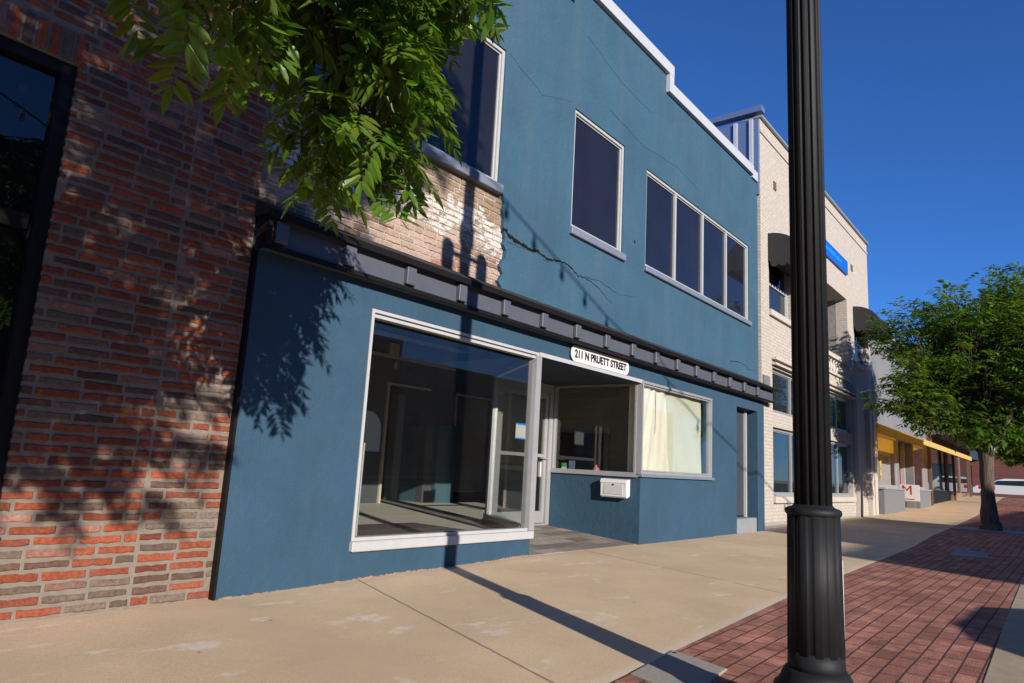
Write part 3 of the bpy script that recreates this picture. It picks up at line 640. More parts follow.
# things on the inner window ledge
mb = MB(); mb.box(9.33, 9.75, .27, 1.55, .93, .975); mb.build('window_ledge', 'trim', b)
def card(y, w, h, mat, label, capm):
    o = empty('card', (9.36, y, .975), label, 'card'); mb = MB(); mb.box(9.355, 9.365, y, y + w, .976, .976 + h * .5); mb.build('card_body', mat, o); mb = MB(); mb.box(9.355, 9.365, y, y + w, .976 + h * .5, .976 + h); mb.build('card_top', capm, o)
card(1.36, .09, .13, 'sign_white', 'small green and white card on the ledge inside the recess window', 'green')
card(1.20, .11, .17, 'violet', 'small grey blue card standing beside the green card on the ledge', 'violet')
mb = MB(); mb.lathe(9.45, .86, [(.03, .976), (.05, .99), (.055, 1.03), (.03, 1.06), (.012, 1.09), (.02, 1.10)], 14); tag(mb.build('ornament', 'pink', smooth=True), 'small pink ornament lying on the ledge inside the recess window', 'ornament')

# ------------------------------------------------------------------ address sign, mailbox
def text(body, size, mat, name, parent, mw, org_off, bold=.034):
    cu_ = bpy.data.curves.new(name, 'FONT'); cu_.body = body; cu_.size = size; cu_.extrude = .002; cu_.align_x = 'CENTER'; cu_.align_y = 'CENTER'; cu_.offset = size * bold
    tmp = bpy.data.objects.new('tmp', cu_); COL.objects.link(tmp)
    dg = bpy.context.evaluated_depsgraph_get(); me = bpy.data.meshes.new_from_object(tmp.evaluated_get(dg)); bpy.data.objects.remove(tmp)
    me.transform(mw); o = bpy.data.objects.new(name, me); COL.objects.link(o); o.parent = parent; o.location = org_off
    me.materials.clear(); me.materials.append(MT[mat]); return o
FACE = Matrix(((1, 0, 0, 0), (0, 0, -1, 0), (0, 1, 0, 0), (0, 0, 0, 1)))    # text facing -Y
s = empty('address_sign', (8.06, -.03, 2.49), 'white rounded address sign reading 211 N PRUETT STREET under the cornice', 'sign')
mb = MB(); prof = []; x0, x1, z0, z1, rr = 7.31, 8.81, 2.385, 2.595, .10
for cx, cz, a0 in ((x1 - rr, z1 - rr, 0), (x0 + rr, z1 - rr, 90), (x0 + rr, z0 + rr, 180), (x1 - rr, z0 + rr, 270)):
    for i in range(9): a = R(a0 + i * 11.25); prof.append((cx + rr * math.cos(a), cz + rr * math.sin(a)))
mb.prism(prof, -.038, -.030, 'Y'); mb.build('plate', 'sign_white', s)
mt = text('211 N PRUETT STREET', .125, 'ink', 'lettering', s, FACE, (0, 0, 0))
w = max(v.co.x for v in mt.data.vertices) - min(v.co.x for v in mt.data.vertices); mt.scale = (1.34 / w, 1, 1.12); mt.location = (0, -.011, -.004)
mbx = empty('mailbox', (9.22, .42, .82), 'white wall mailbox with a small lock on the blue recess wall', 'mailbox')
mb = MB(); y0, y1, z0, z1, X = .13, .56, .635, .905, 9.228
mb.prism([(X, z0 + .03), (X - .09, z0), (X - .11, z0 + .02), (X - .115, z1 - .06), (X - .10, z1 - .005), (X, z1)], y0, y1, 'Y'); mb.build('body', 'mail', mbx)
mb = MB(); mb.prism([(X, z1 + .002), (X - .104, z1 - .003), (X - .122, z1 - .05), (X - .122, z1 - .058), (X - .098, z1 - .012 + .0), (X, z1 - .004)], y0 - .006, y1 + .006, 'Y'); mb.build('lid', 'mail', mbx)
mb = MB(); mb.box(X - .1185, X - .110, y0 + .06, y1 - .06, z0 + .05, z1 - .075); mb.build('front_panel', 'mail2', mbx)
mb = MB(); mb.tube([(X - .10, .345, z1 - .082), (X - .126, .345, z1 - .082)], .013, 14); mb.build('lock', 'ink', mbx)

# ------------------------------------------------------------------ white brick building
wb = empty('white_building', (19.7, 0, .05), 'cream painted two storey brick building beyond the blue shopfront', 'building')
WX0, WX1 = 14.575, 24.9
LW = [(15.25, 18.25, .68, 2.15), (15.25, 18.25, 2.47, 3.45), (19.5, 22.1, .68, 2.15), (19.5, 22.1, 2.47, 3.45), (15.09, 16.62, 4.72, 6.35), (22.78, 24.25, 4.72, 6.35)]
OPN = (17.3, 21.98, 3.95, 6.48)
mb = MB(); mb.wall(WX0, WX1, -.3, 9.04, .04, .36, LW + [OPN]); mb.build('wall', 'white_brick', wb)
mb = MB(); mb.box(WX0 - .03, WX1 + .03, -.03, .42, 9.042, 9.09); mb.build('cornice', 'alu', wb); mb = MB(); mb.box(WX0, WX1, .015, .038, 8.70, 8.76); mb.build('brick_ledge', 'white_brick', wb)
for i, q in enumerate(LW):
    up = i >= 4
    ww = window(wb, *q, .10, fw=.06, mull=((q[0] + q[1]) / 2,) if i < 4 else (), fm='alu' if not up else 'alu_white', gm='dark2', sill='white' if i not in (1, 3) else None, sh=.14, proj=.13)
    if up: mm = MB(); mm.box(q[0] + .06, q[1] - .06, .13, .18, 5.35, 5.42); mm.build('sash_bar', 'alu_white', ww)
# balcony: rear wall, side wall with pebble dash, ceiling, balustrade
mb = MB(); mb.box(17.3, 21.98, 1.5, 1.6, 3.9, 6.6); mb.box(21.98, 22.1, .37, 1.5, 3.9, 6.6); mb.box(17.18, 17.3, .37, 1.5, 3.9, 6.6); mb.build('balcony_wall', 'pebble', wb)
mb = MB(); mb.box(17.3, 21.98, .37, 1.5, 6.48, 6.6); mb.box(17.3, 21.98, .37, 1.5, 3.75, 3.95); mb.islands('balcony_slab', 'white', wb)
mb = MB(); mb.box(17.31, 21.97, -.02, .2, 4.42, 4.54); mb.box(17.31, 21.97, -.02, .2, 3.955, 4.02); rl = mb.build('balustrade', 'white', wb)
bp = None
for i in range(17):
    x = 17.5 + i * .27
    if bp is None: mb = MB(); mb.lathe(x, .09, [(.05, 4.02), (.05, 4.06), (.03, 4.08), (.065, 4.17), (.06, 4.22), (.03, 4.34), (.05, 4.39), (.05, 4.42)], 12); bp = mb.build('baluster', 'white', rl, smooth=True)
    else: o = bp.copy(); COL.objects.link(o); o.parent = rl; o.location.x = x - 17.5
mb = MB()
for z in (3.50, 3.62): mb.box(15.2, 22.4, -.06, .038, z, z + .05)
mb.box(22.35, 22.75, -.07, .038, -.2, 3.9); mb.box(23.9, 24.2, -.09, .038, -.2, 3.9); mb.box(24.45, 24.8, -.07, .038, -.2, 3.6); mb.islands('pilaster', 'white', wb)
mb = MB(); mb.box(14.62, 14.98, .0, .038, 2.55, 3.2); mb.build('vent_grille', 'gray2', wb)
mb = MB(); mb.box(15.45, 15.62, .02, .06, 7.65, 7.85); mb.box(22.6, 22.8, .02, .06, 7.55, 7.75); mb.islands('scupper', 'brown', wb)
# galvanised side wall above the blue roof
mb = MB(); mb.box(14.50, 14.57, .05, 6, 7.2, 9.0); mb.box(14.44, 14.66, -.05, 6.1, 9.145, 9.28) ; sd_ = mb.build('metal_cladding', 'metal_side', wb)
mb = MB()
for y in (.16, .52, 1.45, 2.5, 3.6): mb.box(14.46, 14.499, y, y + .08, 7.2, 9.0)
mb.islands('batten', 'coping', sd_)
mb = MB(); mb.box(WX0, WX1, .36, 14, 8.5, 8.6); mb.box(24.7, 24.9, .36, 14, -.2, 8.9); mb.box(14.6, 14.8, .36, 14, -.2, 8.9); mb.box(14.8, 24.7, 2.2, 2.3, -.2, 8.5); mb.build('side_walls', 'white', wb)
def dome_awning(x0, x1, z0, z1, proj, label):
    o = empty('awning', ((x0 + x1) / 2, 0, z0), label, 'awning', 'black dome awnings on the white building'); mb = MB(); n = 12; k = 6; vs = []
    for i in range(n + 1):
        a = math.pi / 2 * i / n; vs.append((.03 - proj * math.sin(a), z0 + (z1 - z0) * math.cos(a)))
    prof = vs + [(.03, z0)]
    mb.prism(prof, x0, x1); mb.build('canopy', 'awn_black', o)
    mb = MB(); y = .03 - proj; ns = 9
    for i in range(ns):
        xa, xb = x0 + (x1 - x0) * i / ns, x0 + (x1 - x0) * (i + 1) / ns; c = (xa + xb) / 2; r_ = (xb - xa) / 2
        pr = [(xa, z0), (xa, z0 - .07)] + [(c - r_ * math.cos(math.pi * q / 6), z0 - .07 - .07 * math.sin(math.pi * q / 6)) for q in range(1, 6)] + [(xb, z0 - .07), (xb, z0)]
        mb.prism(pr, y - .006, y + .004, 'Y')
    for i in range(4):
        ya, yb = y + (proj - .05) * i / 4, y + (proj - .05) * (i + 1) / 4; c = (ya + yb) / 2; r_ = (yb - ya) / 2
        for xx in (x0, x1 - .01):
            pr = [(ya, z0), (ya, z0 - .07)] + [(c - r_ * math.cos(math.pi * q / 6), z0 - .07 - .07 * math.sin(math.pi * q / 6)) for q in range(1, 6)] + [(yb, z0 - .07), (yb, z0)]
            mb.prism(pr, xx, xx + .01)
    mb.build('valance', 'awn_black', o)
dome_awning(15.03, 16.72, 5.80, 6.45, .75, 'black scalloped dome awning over the window nearer the blue building')
dome_awning(22.70, 24.35, 5.76, 6.42, .75, 'black scalloped dome awning at the far end of the cream building')
s = empty('shop_sign', (19.7, 0, 7.4), 'long bright blue signboard high on the cream brick building', 'sign')
mb = MB(); mb.box(17.4, 21.95, -.03, .038, 7.22, 7.64); mb.build('board', 'sign_blue', s)
mb = MB(); x = 17.9
while x < 21.3: L = rnd.uniform(.08, .2); mb.box(x, x + L, -.034, -.0305, 7.39, 7.39 + rnd.uniform(.06, .12)); x += L + .06
mb.build('lettering', 'sign_line', s)
s = empty('wall_lantern', (21.9, .75, 5.3), 'green and white lantern on the balcony side wall of the cream building', 'lamp')
mb = MB(); mb.lathe(21.80, .75, [(.02, 5.62), (.16, 5.50), (.17, 5.46), (.10, 5.46)], 16); mb.box(21.8, 21.98, .73, .77, 5.58, 5.62); mb.build('bracket', 'teal_metal', s)
mb = MB(); mb.lathe(21.80, .75, [(.09, 5.455), (.12, 5.3), (.09, 5.14), (.03, 5.10)], 16); mb.build('lamp_shade', 'lampglass', s, smooth=True)

# ------------------------------------------------------------------ grey building with the yellow awning
gb = empty('gray_building', (30, 0, .2), 'grey stucco shop with curtained windows under a yellow awning', 'building')
GX0, GX1 = 24.92, 35.3
mb = MB(); mb.wall(GX0, GX1, -.2, 6.35, .05, .35, [(25.55, 28.75, .98, 2.75), (29.05, 31.95, -.2, 2.75), (32.1, 34.55, .98, 2.75)]); mb.box(GX0, GX1, .35, 14, 6.0, 6.1); mb.box(25, 35.2, 3.2, 3.3, 0, 6); mb.build('wall', 'gray', gb)
mb = MB(); mb.box(GX0 - .0, GX1, -.03, .40, 6.352, 6.50); mb.build('coping', 'coping', gb)
mb = MB(); mb.box(25.4, 28.9, -.12, .04, -.1, .93); mb.box(32.0, 34.65, -.12, .50, -.1, .93); mb.islands('stall_riser', 'gray2', gb)
mb = MB(); mb.box(25.35, 28.95, -.16, .10, .93, .985); mb.box(31.97, 34.7, -.16, .10, .93, .985); mb.islands('ledge', 'alu', gb)
for q in ((25.55, 28.75, .985, 2.75), (32.1, 34.55, .985, 2.75)): window(gb, *q, .04, fw=.07, gm='glass', fm='alu', sill=None)
mb = MB(); vs = []; n = 90
for i in range(n + 1): 
    x = 25.6 + 3.1 * i / n; y = .30 + .05 * math.sin(i * 1.15)
    vs += [(x, y, .99), (x, y, 2.72)]
mb.add(vs, [(2 * i, 2 * i + 2, 2 * i + 3, 2 * i + 1) for i in range(n)]); mb.build('curtain', plain('pale_curtain', (.42, .43, .43), .8), gb)
mb = MB(); mb.box(29.05, 31.95, .36, .9, -.1, .5); mb.box(29.1, 31.9, 1.4, 1.45, -.1, 2.75); mb.build('recess_door', 'ink', gb)
mb = MB(); mb.box(31.55, 31.68, .30, .45, .5, 2.75); mb.build('door_post', 'alu_white', gb)
mb = MB()
for x in (32.7, 33.4): mb.box(x, x + .12, .6, .7, 1.0, 2.6)
mb.islands('display_rack', 'red', gb)
mb = MB(); mb.lathe(33.9, .6, [(.06, 1.3), (.18, 1.6), (.12, 1.9), (.2, 2.2), (.1, 2.4)], 10); mb.lathe(26.2, .2, [(.05, 1.2), (.12, 1.4), (.10, 1.6), (.12, 1.9), (.05, 2.1)], 10); mb.build('dried_bouquet', plain('straw', (.38, .26, .10), .9), gb)
s = empty('window_sign', (31.3, .2, .83), 'white board with a red letter M in the grey shop doorway', 'sign')
mb = MB(); mb.box(31.30, 31.34, -.22, .52, .52, 1.14); mb.build('board', 'sign_white', s)
SIDE = Matrix(((0, 0, -1, 0), (-1, 0, 0, 0), (0, 1, 0, 0), (0, 0, 0, 1)))
text('M', .50, 'red_ink', 'lettering', s, SIDE, (-.006, .0, .08), .0)
mb = MB(); mb.box(31.294, 31.299, -.04, .46, .565, .60); mb.build('underline', 'red_ink', s)
s = empty('yellow_awning', (30, 0, 3), 'long sloping yellow awning over the grey shop front', 'awning')
mb = MB(); n = 520; vs = []
for i in range(n + 1):
    x = 24.95 + 12.65 * i / n; w = .012 * math.sin(i * 1.05); vs += [(x, .048, 3.06 + w), (x, -1.34, 2.50 + w)]
mb.add(vs, [(2 * i, 2 * i + 2, 2 * i + 3, 2 * i + 1) for i in range(n)]); mb.build('canopy', 'awn_yellow', s)
mb = MB(); mb.box(24.95, 37.6, -1.37, -1.342, 2.36, 2.53); mb.build('fascia', plain('pale_yellow_fascia', (.46, .30, .075), .6, amt=.15), s)
mb = MB()
for x in (35.6, 43.2, 50.2): mb.box(x, x + .14, -.06, .06, hx(x) - .1, 3.4)
# ------------------------------------------------------------------ dark glazed shop with flat canopy further on
db = empty('canopy_building', (44, 0, .4), 'dark glazed brick shop with a flat canopy and upper railing beyond the yellow awning', 'building')
mb.islands('post', 'brown', db)
mb = MB(); mb.wall(35.32, 52.5, .0, 7.4, .25, .5, [(36.2, 42.6, 1.0, 3.1), (43.4, 47.6, .9, 3.1), (48.2, 52, .9, 3.1), (37, 41, 4.4, 6.2), (44, 47, 4.4, 6.2)]); mb.build('wall', 'brownbrick', db)
mb = MB(); mb.box(36.2, 42.6, .3, .34, 1.0, 3.1); mb.box(43.4, 47.6, .3, .34, .9, 3.1); mb.box(48.2, 52, .3, .34, .9, 3.1); mb.box(37, 41, .3, .34, 4.4, 6.2); mb.box(44, 47, .3, .34, 4.4, 6.2); mb.islands('window', 'dark2', db)
mb = MB(); mb.box(36.0, 43.0, .15, .249, .2, .98); mb.build('stall_riser', 'black', db)
mb = MB(); mb.box(43.6, 47.4, .12, .249, .3, .88); mb.build('wood_panel', 'wood', db)
mb = MB(); mb.box(38.0, 53.0, -1.6, .249, 3.55, 3.85); mb.build('canopy', 'gray2', db)
mb = MB(); mb.box(38.0, 50.0, -1.5, -1.46, 4.70, 4.76)
x = 38.1
while x < 50: mb.box(x, x + .04, -1.5, -1.46, 3.85, 4.70); x += .35
mb.build('railing', 'ink', db)
mb = MB(); mb.box(48.9, 49.5, -.2, .2, 3.86, 6.6); mb.build('pillar', 'orange', db)
mb = MB(); mb.box(35.4, 52.4, .5, 12, 7.0, 7.1); mb.box(52.3, 52.5, .5, 12, 0, 7); mb.box(35.5, 52.3, 3, 3.1, .3, 7); mb.build('rear_walls', 'brownbrick', db)

# ------------------------------------------------------------------ beyond the cross street
rb = empty('corner_building', (72, 2, .75), 'low dark red brick building across the far cross street', 'building')
mb = MB(); mb.wall(-9, 16, .7, 4.9, 70, 70.4, [(-5, -2.5, 1.6, 3.2), (1.8, 4, 1.6, 3.2)], 'Y'); mb.box(70.4, 84, -9, 16, .7, 4.7); mb.build('wall', 'redbrick', rb)
mb = MB(); mb.box(69.9, 84.1, -9.1, 16.1, 4.9, 5.05); mb.build('coping', 'gray2', rb)
mb = MB(); mb.box(69.2, 69.99, 1.2, 5.5, 3.6, 4.3); mb.build('fascia', 'teal', rb)
mb = MB(); mb.box(70.2, 70.3, -5, -2.5, 1.6, 3.2); mb.box(70.2, 70.3, 1.8, 4, 1.6, 3.2); mb.islands('window', 'dark2', rb)
def car(name, x, y, z, rz, paint, label, group=None):
    o = empty(name, (x, y, z), label, 'car', group); o.rotation_euler.z = rz; ORG[o.name] = Vector((0, 0, 0))
    body = [(-2.2, .35), (-2.25, .6), (-2.15, .85), (-1.5, .95), (1.2, .98), (2.0, .88), (2.25, .7), (2.25, .35)]
    cab = [(-1.75, .94), (-1.35, 1.38), (-.9, 1.46), (.3, 1.44), (.75, 1.30), (1.35, .96)]
    def loft(prof, w0, w1, zt):
        mb = MB(); n = len(prof); secs = []
        for s_ in (-1, -.93, .93, 1):
            k = .97 if abs(s_) == 1 else 1.0
            secs.append([(px_ * k, s_ * (w0 + (w1 - w0) * max(0, (pz - .94) / .5)), pz if abs(s_) < 1 else .5 + (pz - .5) * .96) for px_, pz in prof])
        mb.add([v for s_ in secs for v in s_], [(i * n + j, i * n + (j + 1) % n, (i + 1) * n + (j + 1) % n, (i + 1) * n + j) for i in range(3) for j in range(n)] + [tuple(range(n))[::-1], tuple(range(3 * n, 4 * n))]); return mb
    loft(body, .88, .88, 0).build('body', paint, o); loft(cab, .84, .62, 0).build('cabin', paint, o)
    mb = MB()
    for s_ in (-1, 1): mb.add([(-1.45, s_ * .80, 1.0), (1.0, s_ * .80, 1.0), (.62, s_ * .715, 1.28), (-1.1, s_ * .68, 1.36)] + [(-1.45, s_ * .87, 1.0), (1.0, s_ * .87, 1.0), (.62, s_ * .745, 1.28), (-1.1, s_ * .70, 1.36)], [(0, 1, 2, 3), (4, 5, 6, 7), (0, 1, 5, 4), (1, 2, 6, 5), (2, 3, 7, 6), (3, 0, 4, 7)])
    mb.build('side_window', 'dark2', o)
    for sx in (-1.35, 1.4):
        for s_ in (-1, 1):
            mb = MB(); mb.tube([(sx, s_ * .70, .33), (sx, s_ * .90, .33)], .33, 20); wv = mb.build('wheel', 'tyre', o); mb = MB(); mb.tube([(sx, s_ * .88, .33), (sx, s_ * .91, .33)], .19, 16); mb.build('rim', 'alu', wv)
    for s_ in (-1, 1):
        mb = MB(); mb.box(2.16, 2.262, s_ * .62 - .16, s_ * .62 + .16, .62, .76); mb.build('headlight', 'lampglass', o)
    return o
car('parked_car', 62.5, -1.2, .6, R(90), 'car', 'white car parked on the cross street behind the tree trunk')
car('parked_car', 5.75, -8.55, -.15, 0, 'car', 'unseen white car added in the street to cast a rounded shadow on the paving')  # out of view, added so its roof shadow falls across the brick paving
s = empty('red_bollard', (58.5, -.15, hx(58.5)), 'tall bright red post standing at the far street corner', 'post')
mb = MB(); z = .6; mb.lathe(58.5, -.12, [(.24, z), (.24, z + .25), (.16, z + .30), (.16, z + 1.75), (.19, z + 1.78), (.19, z + 1.9), (.05, z + 1.95)], 18); mb.build('shaft', 'red', s)
mb = MB(); mb.tube([(58.5, .35, z + .75), (58.5, -.6, z + .75)], .12, 12); mb.build('side_outlet', 'red', s)

# ------------------------------------------------------------------ lamp post
PX, PY = 3.465, -4.035; pz = hx(PX)
lp = empty('lamp_post', (PX, PY, pz), 'black fluted iron lamp post standing on the brick paving in the foreground', 'street lamp')
mb = MB(); mb.lathe(PX, PY, [(.215, pz), (.215, pz + .05), (.205, pz + .07), (.20, pz + .11), (.185, pz + .135), (.18, pz + .15), (.185, pz + .165), (.18, pz + .19), (.155, pz + .215), (.145, pz + .24), (.128, pz + .265)], 56); mb.build('foot', 'post', lp, smooth=True)
mb = MB(); mb.lathe(PX, PY, [(.1205, pz + .26), (.1205, pz + .29), (.1185, pz + .34)], 120); mb.lathe(PX, PY, [(.120, pz + .33), (.114, pz + .935)], 192, 12, .0045); mb.build('base', 'post', lp, smooth=True)
mb = MB(); mb.lathe(PX, PY, [(.112, pz + .928), (.118, pz + .933), (.122, pz + .940), (.123, pz + .949), (.120, pz + .958), (.112, pz + .964), (.100, pz + .967), (.090, pz + .972), (.084, pz + .980)], 64); mb.build('collar', 'post', lp, smooth=True)
mb = MB(); mb.lathe(PX, PY, [(.083, pz + .97), (.083, pz + 3.5), (.076, pz + 7.6)], 256, 14, .012); mb.build('shaft', 'post', lp, smooth=True)
mb = MB(); mb.tube([(PX - .3, PY, 4.70), (PX + .3, PY, 4.70)], .03, 8); mb.bbox(PX - .36, PX - .20, PY - .08, PY + .08, 4.46, 4.84, .05); mb.bbox(PX + .20, PX + .36, PY - .08, PY + .08, 4.44, 4.80, .05); mb.lathe(PX, PY, [(.10, 4.85), (.11, 4.9), (.11, 5.05), (.085, 5.1)], 24); mb.build('speaker', 'post', lp)
mb = MB(); mb.lathe(PX, PY, [(.09, pz + 7.6), (.13, pz + 7.65), (.2, pz + 7.8), (.22, pz + 8.05), (.15, pz + 8.3), (.04, pz + 8.4)], 24); mb.build('lantern', 'lampglass', lp, smooth=True)
mb = MB(); A_ = [R(-66 + 4 * i) for i in range(5)]; vs = [(PX + r_ * math.cos(a), PY + r_ * math.sin(a), z) for z in (pz + .40, pz + .74) for r_ in (.1185, .1215) for a in A_]
mb.add(vs, [(5 + i, 6 + i, 16 + i, 15 + i) for i in range(4)] + [(i, i + 1, 6 + i, 5 + i) for i in range(4)] + [(10 + i, 15 + i, 16 + i, 11 + i) for i in range(4)] + [(0, 5, 15, 10), (4, 14, 19, 9)])
mb.build('inspection_label', 'sign_white', lp)

# ------------------------------------------------------------------ string of bulbs across the street (its shadow runs over the blue wall)
WP = [(6.02, 4.11), (6.59, 3.89), (7.22, 3.65), (7.79, 3.42), (8.38, 3.19), (8.97, 3.01)]
def back(xw, zw, Y): L = UY - Y; return (xw - L * math.tan(R(SUN_AZ)), Y, zw + L / math.cos(R(SUN_AZ)) * math.tan(R(SUN_EL)))
Y0 = -8.5; pts = [back(x, z, Y0) for x, z in [(-5, 9.4), (-2, 7.8), (1, 6.3), (2.6, 5.55), (4.2, 4.87), (5.4, 4.36)] + WP + [(10.2, 2.45), (11.5, 1.98), (13.3, 1.42), (16, .55), (18.8, -.25)]]
s = empty('string_lights', pts[0], 'cable of hanging bulbs strung over the street', 'string lights')
mb = MB(); mb.tube(pts, .016, 6); mb.build('cable', 'ink', s)
for p in pts[1:-1]:
    mb = MB(); mb.lathe(p[0], p[1], [(.02, p[2]), (.022, p[2] - .07), (.045, p[2] - .12), (.05, p[2] - .17), (.02, p[2] - .22)], 10); mb.build('bulb', 'lampglass', s)
for p, lab in ((pts[0], 'thin black post holding the near end of the bulb cable'), (pts[-1], 'thin black post holding the far end of the bulb cable')):
    mb = MB(); mb.lathe(p[0], p[1], [(.06, -.25), (.05, p[2] + .1)], 12); tag(mb.build('cable_post', 'post'), lab, 'post')

# ------------------------------------------------------------------ trees
def leafcol(r_, base):
    k = r_.uniform(.65, 1.35); y = r_.uniform(0, 1)
    return tuple(k * (a * (1 - .3 * y) + c * .3 * y) for a, c in zip(base, (.13, .16, .02)))
def compound(mb, r_, p, d, L, pairs, ll, base, hi=True, droop=.38):
    d = d.normalized(); side = d.cross(Vector((0, 0, 1)));
    if side.length < .05: side = Vector((1, 0, 0))
    side.normalize(); up = side.cross(d); roll = r_.uniform(-.7, .7); side = (side * math.cos(roll) + up * math.sin(roll)).normalized()
    col = leafcol(r_, base); q = p.copy(); cd = d.copy()
    for i in range(pairs):
        q = q + cd * (L / pairs); cd = (cd + Vector((0, 0, -droop / pairs))).normalized()
        for sg in ((-1, 1) if i < pairs - 1 else (-1, 1, 0)):
            ld = (side * sg * 1.0 + cd * (.55 if sg else 1.2) + Vector((0, 0, -.15)) + Vector((r_.uniform(-.25, .25), r_.uniform(-.25, .25), r_.uniform(-.25, .25)))).normalized()
            l = ll * r_.uniform(.6, 1.2) * (1 - .25 * abs(i / pairs - .5)); wv = ld.cross(up + Vector((r_.uniform(-.5, .5), r_.uniform(-.5, .5), 0))).normalized() * l * .15
            nn = wv.cross(ld).normalized(); mb.cc = tuple(c * r_.uniform(.85, 1.15) for c in col)
            sag = Vector((0, 0, -l * .10))
            if hi:
                m1, m2, tp = q + ld * l * .32 - nn * l * .025, q + ld * l * .68 + sag * .5 - nn * l * .025, q + ld * l + sag
                mb.add([q, m1, m2, tp, m1 + wv + nn * l * .05, m2 + wv * .85 + nn * l * .05, m1 - wv + nn * l * .05, m2 - wv * .85 + nn * l * .05],
                       [(0, 4, 1), (4, 5, 2, 1), (5, 3, 2), (0, 1, 6), (1, 2, 7, 6), (2, 3, 7)])
            else:
                mid = q + ld * l * .5 + sag * .3; mb.add([q, mid + wv * 1.1, q + ld * l + sag, mid - wv * 1.1], [(0, 1, 2, 3)])
    return q
def twiggy_crown(leaf_mb, twig_mb, r_, lobes, L, pairs, ll, base, hi, step):
    for (c, rad, n, anchor) in lobes:
        c = Vector(c); anchor = Vector(anchor)
        for i in range(n):
            while True:
                u = Vector((r_.uniform(-1, 1), r_.uniform(-1, 1), r_.uniform(-1, 1)))
                if .25 < u.length < 1: break
            u = u.normalized() * (u.length ** .5)
            e = c + Vector((u.x * rad[0], u.y * rad[1], u.z * rad[2])); mid = anchor.lerp(e, .5) + Vector((r_.uniform(-.1, .1), r_.uniform(-.1, .1), .10 * (e - anchor).length)) * rad[0]
            P = [anchor * (1 - t_) ** 2 + mid * 2 * t_ * (1 - t_) + e * t_ ** 2 for t_ in (0, .25, .5, .7, .85, 1)]
            twig_mb.tube(P, [.013 * ll / .13, .010 * ll / .13, .0075 * ll / .13, .0055 * ll / .13, .004 * ll / .13, .0028 * ll / .13], 5, False)
            ln = (e - anchor).length; k = max(3, int(ln / step))
            for j in range(k):
                t_ = .40 + .60 * (j + 1) / k; p = anchor * (1 - t_) ** 2 + mid * 2 * t_ * (1 - t_) + e * t_ ** 2
                td = (e - mid).normalized(); a = r_.uniform(0, 6.28)
                d = td * .7 + Vector((math.cos(a), math.sin(a), r_.uniform(-.5, .35)))
                compound(leaf_mb, r_, p, d, L * r_.uniform(.75, 1.15), pairs, ll, base, hi)
def tree(name, loc, label, limbs, lobes, L, pairs, ll, base, hi=False, step=.16, seed=1, group=None):
    r_ = random.Random(seed); o = empty(name, loc, label, 'tree', group)
    mb = MB()
    for P, rad in limbs: 
        Q = [Vector(p) for p in P]; S = []; RR = []
        for i in range(len(Q) - 1):
            for j in range(4): 
                t_ = j / 4; S.append(Q[i].lerp(Q[i + 1], t_) + Vector((r_.uniform(-1, 1), r_.uniform(-1, 1), 0)) * rad[i] * .10); RR.append((rad[i] * (1 - t_) + rad[i + 1] * t_) * r_.uniform(.93, 1.07))
        S.append(Q[-1]); RR.append(rad[-1]); mb.tube(S, RR, 14)
    mb.build('trunk', 'bark', o, smooth=True)
    lm, tm = MB(), MB(); twiggy_crown(lm, tm, r_, lobes, L, pairs, ll, base, hi, step)
    tm.build('twigs', 'twig', o); lm.build('crown', 'leaf', o, col=True); return o
LEAF = (.062, .120, .012)
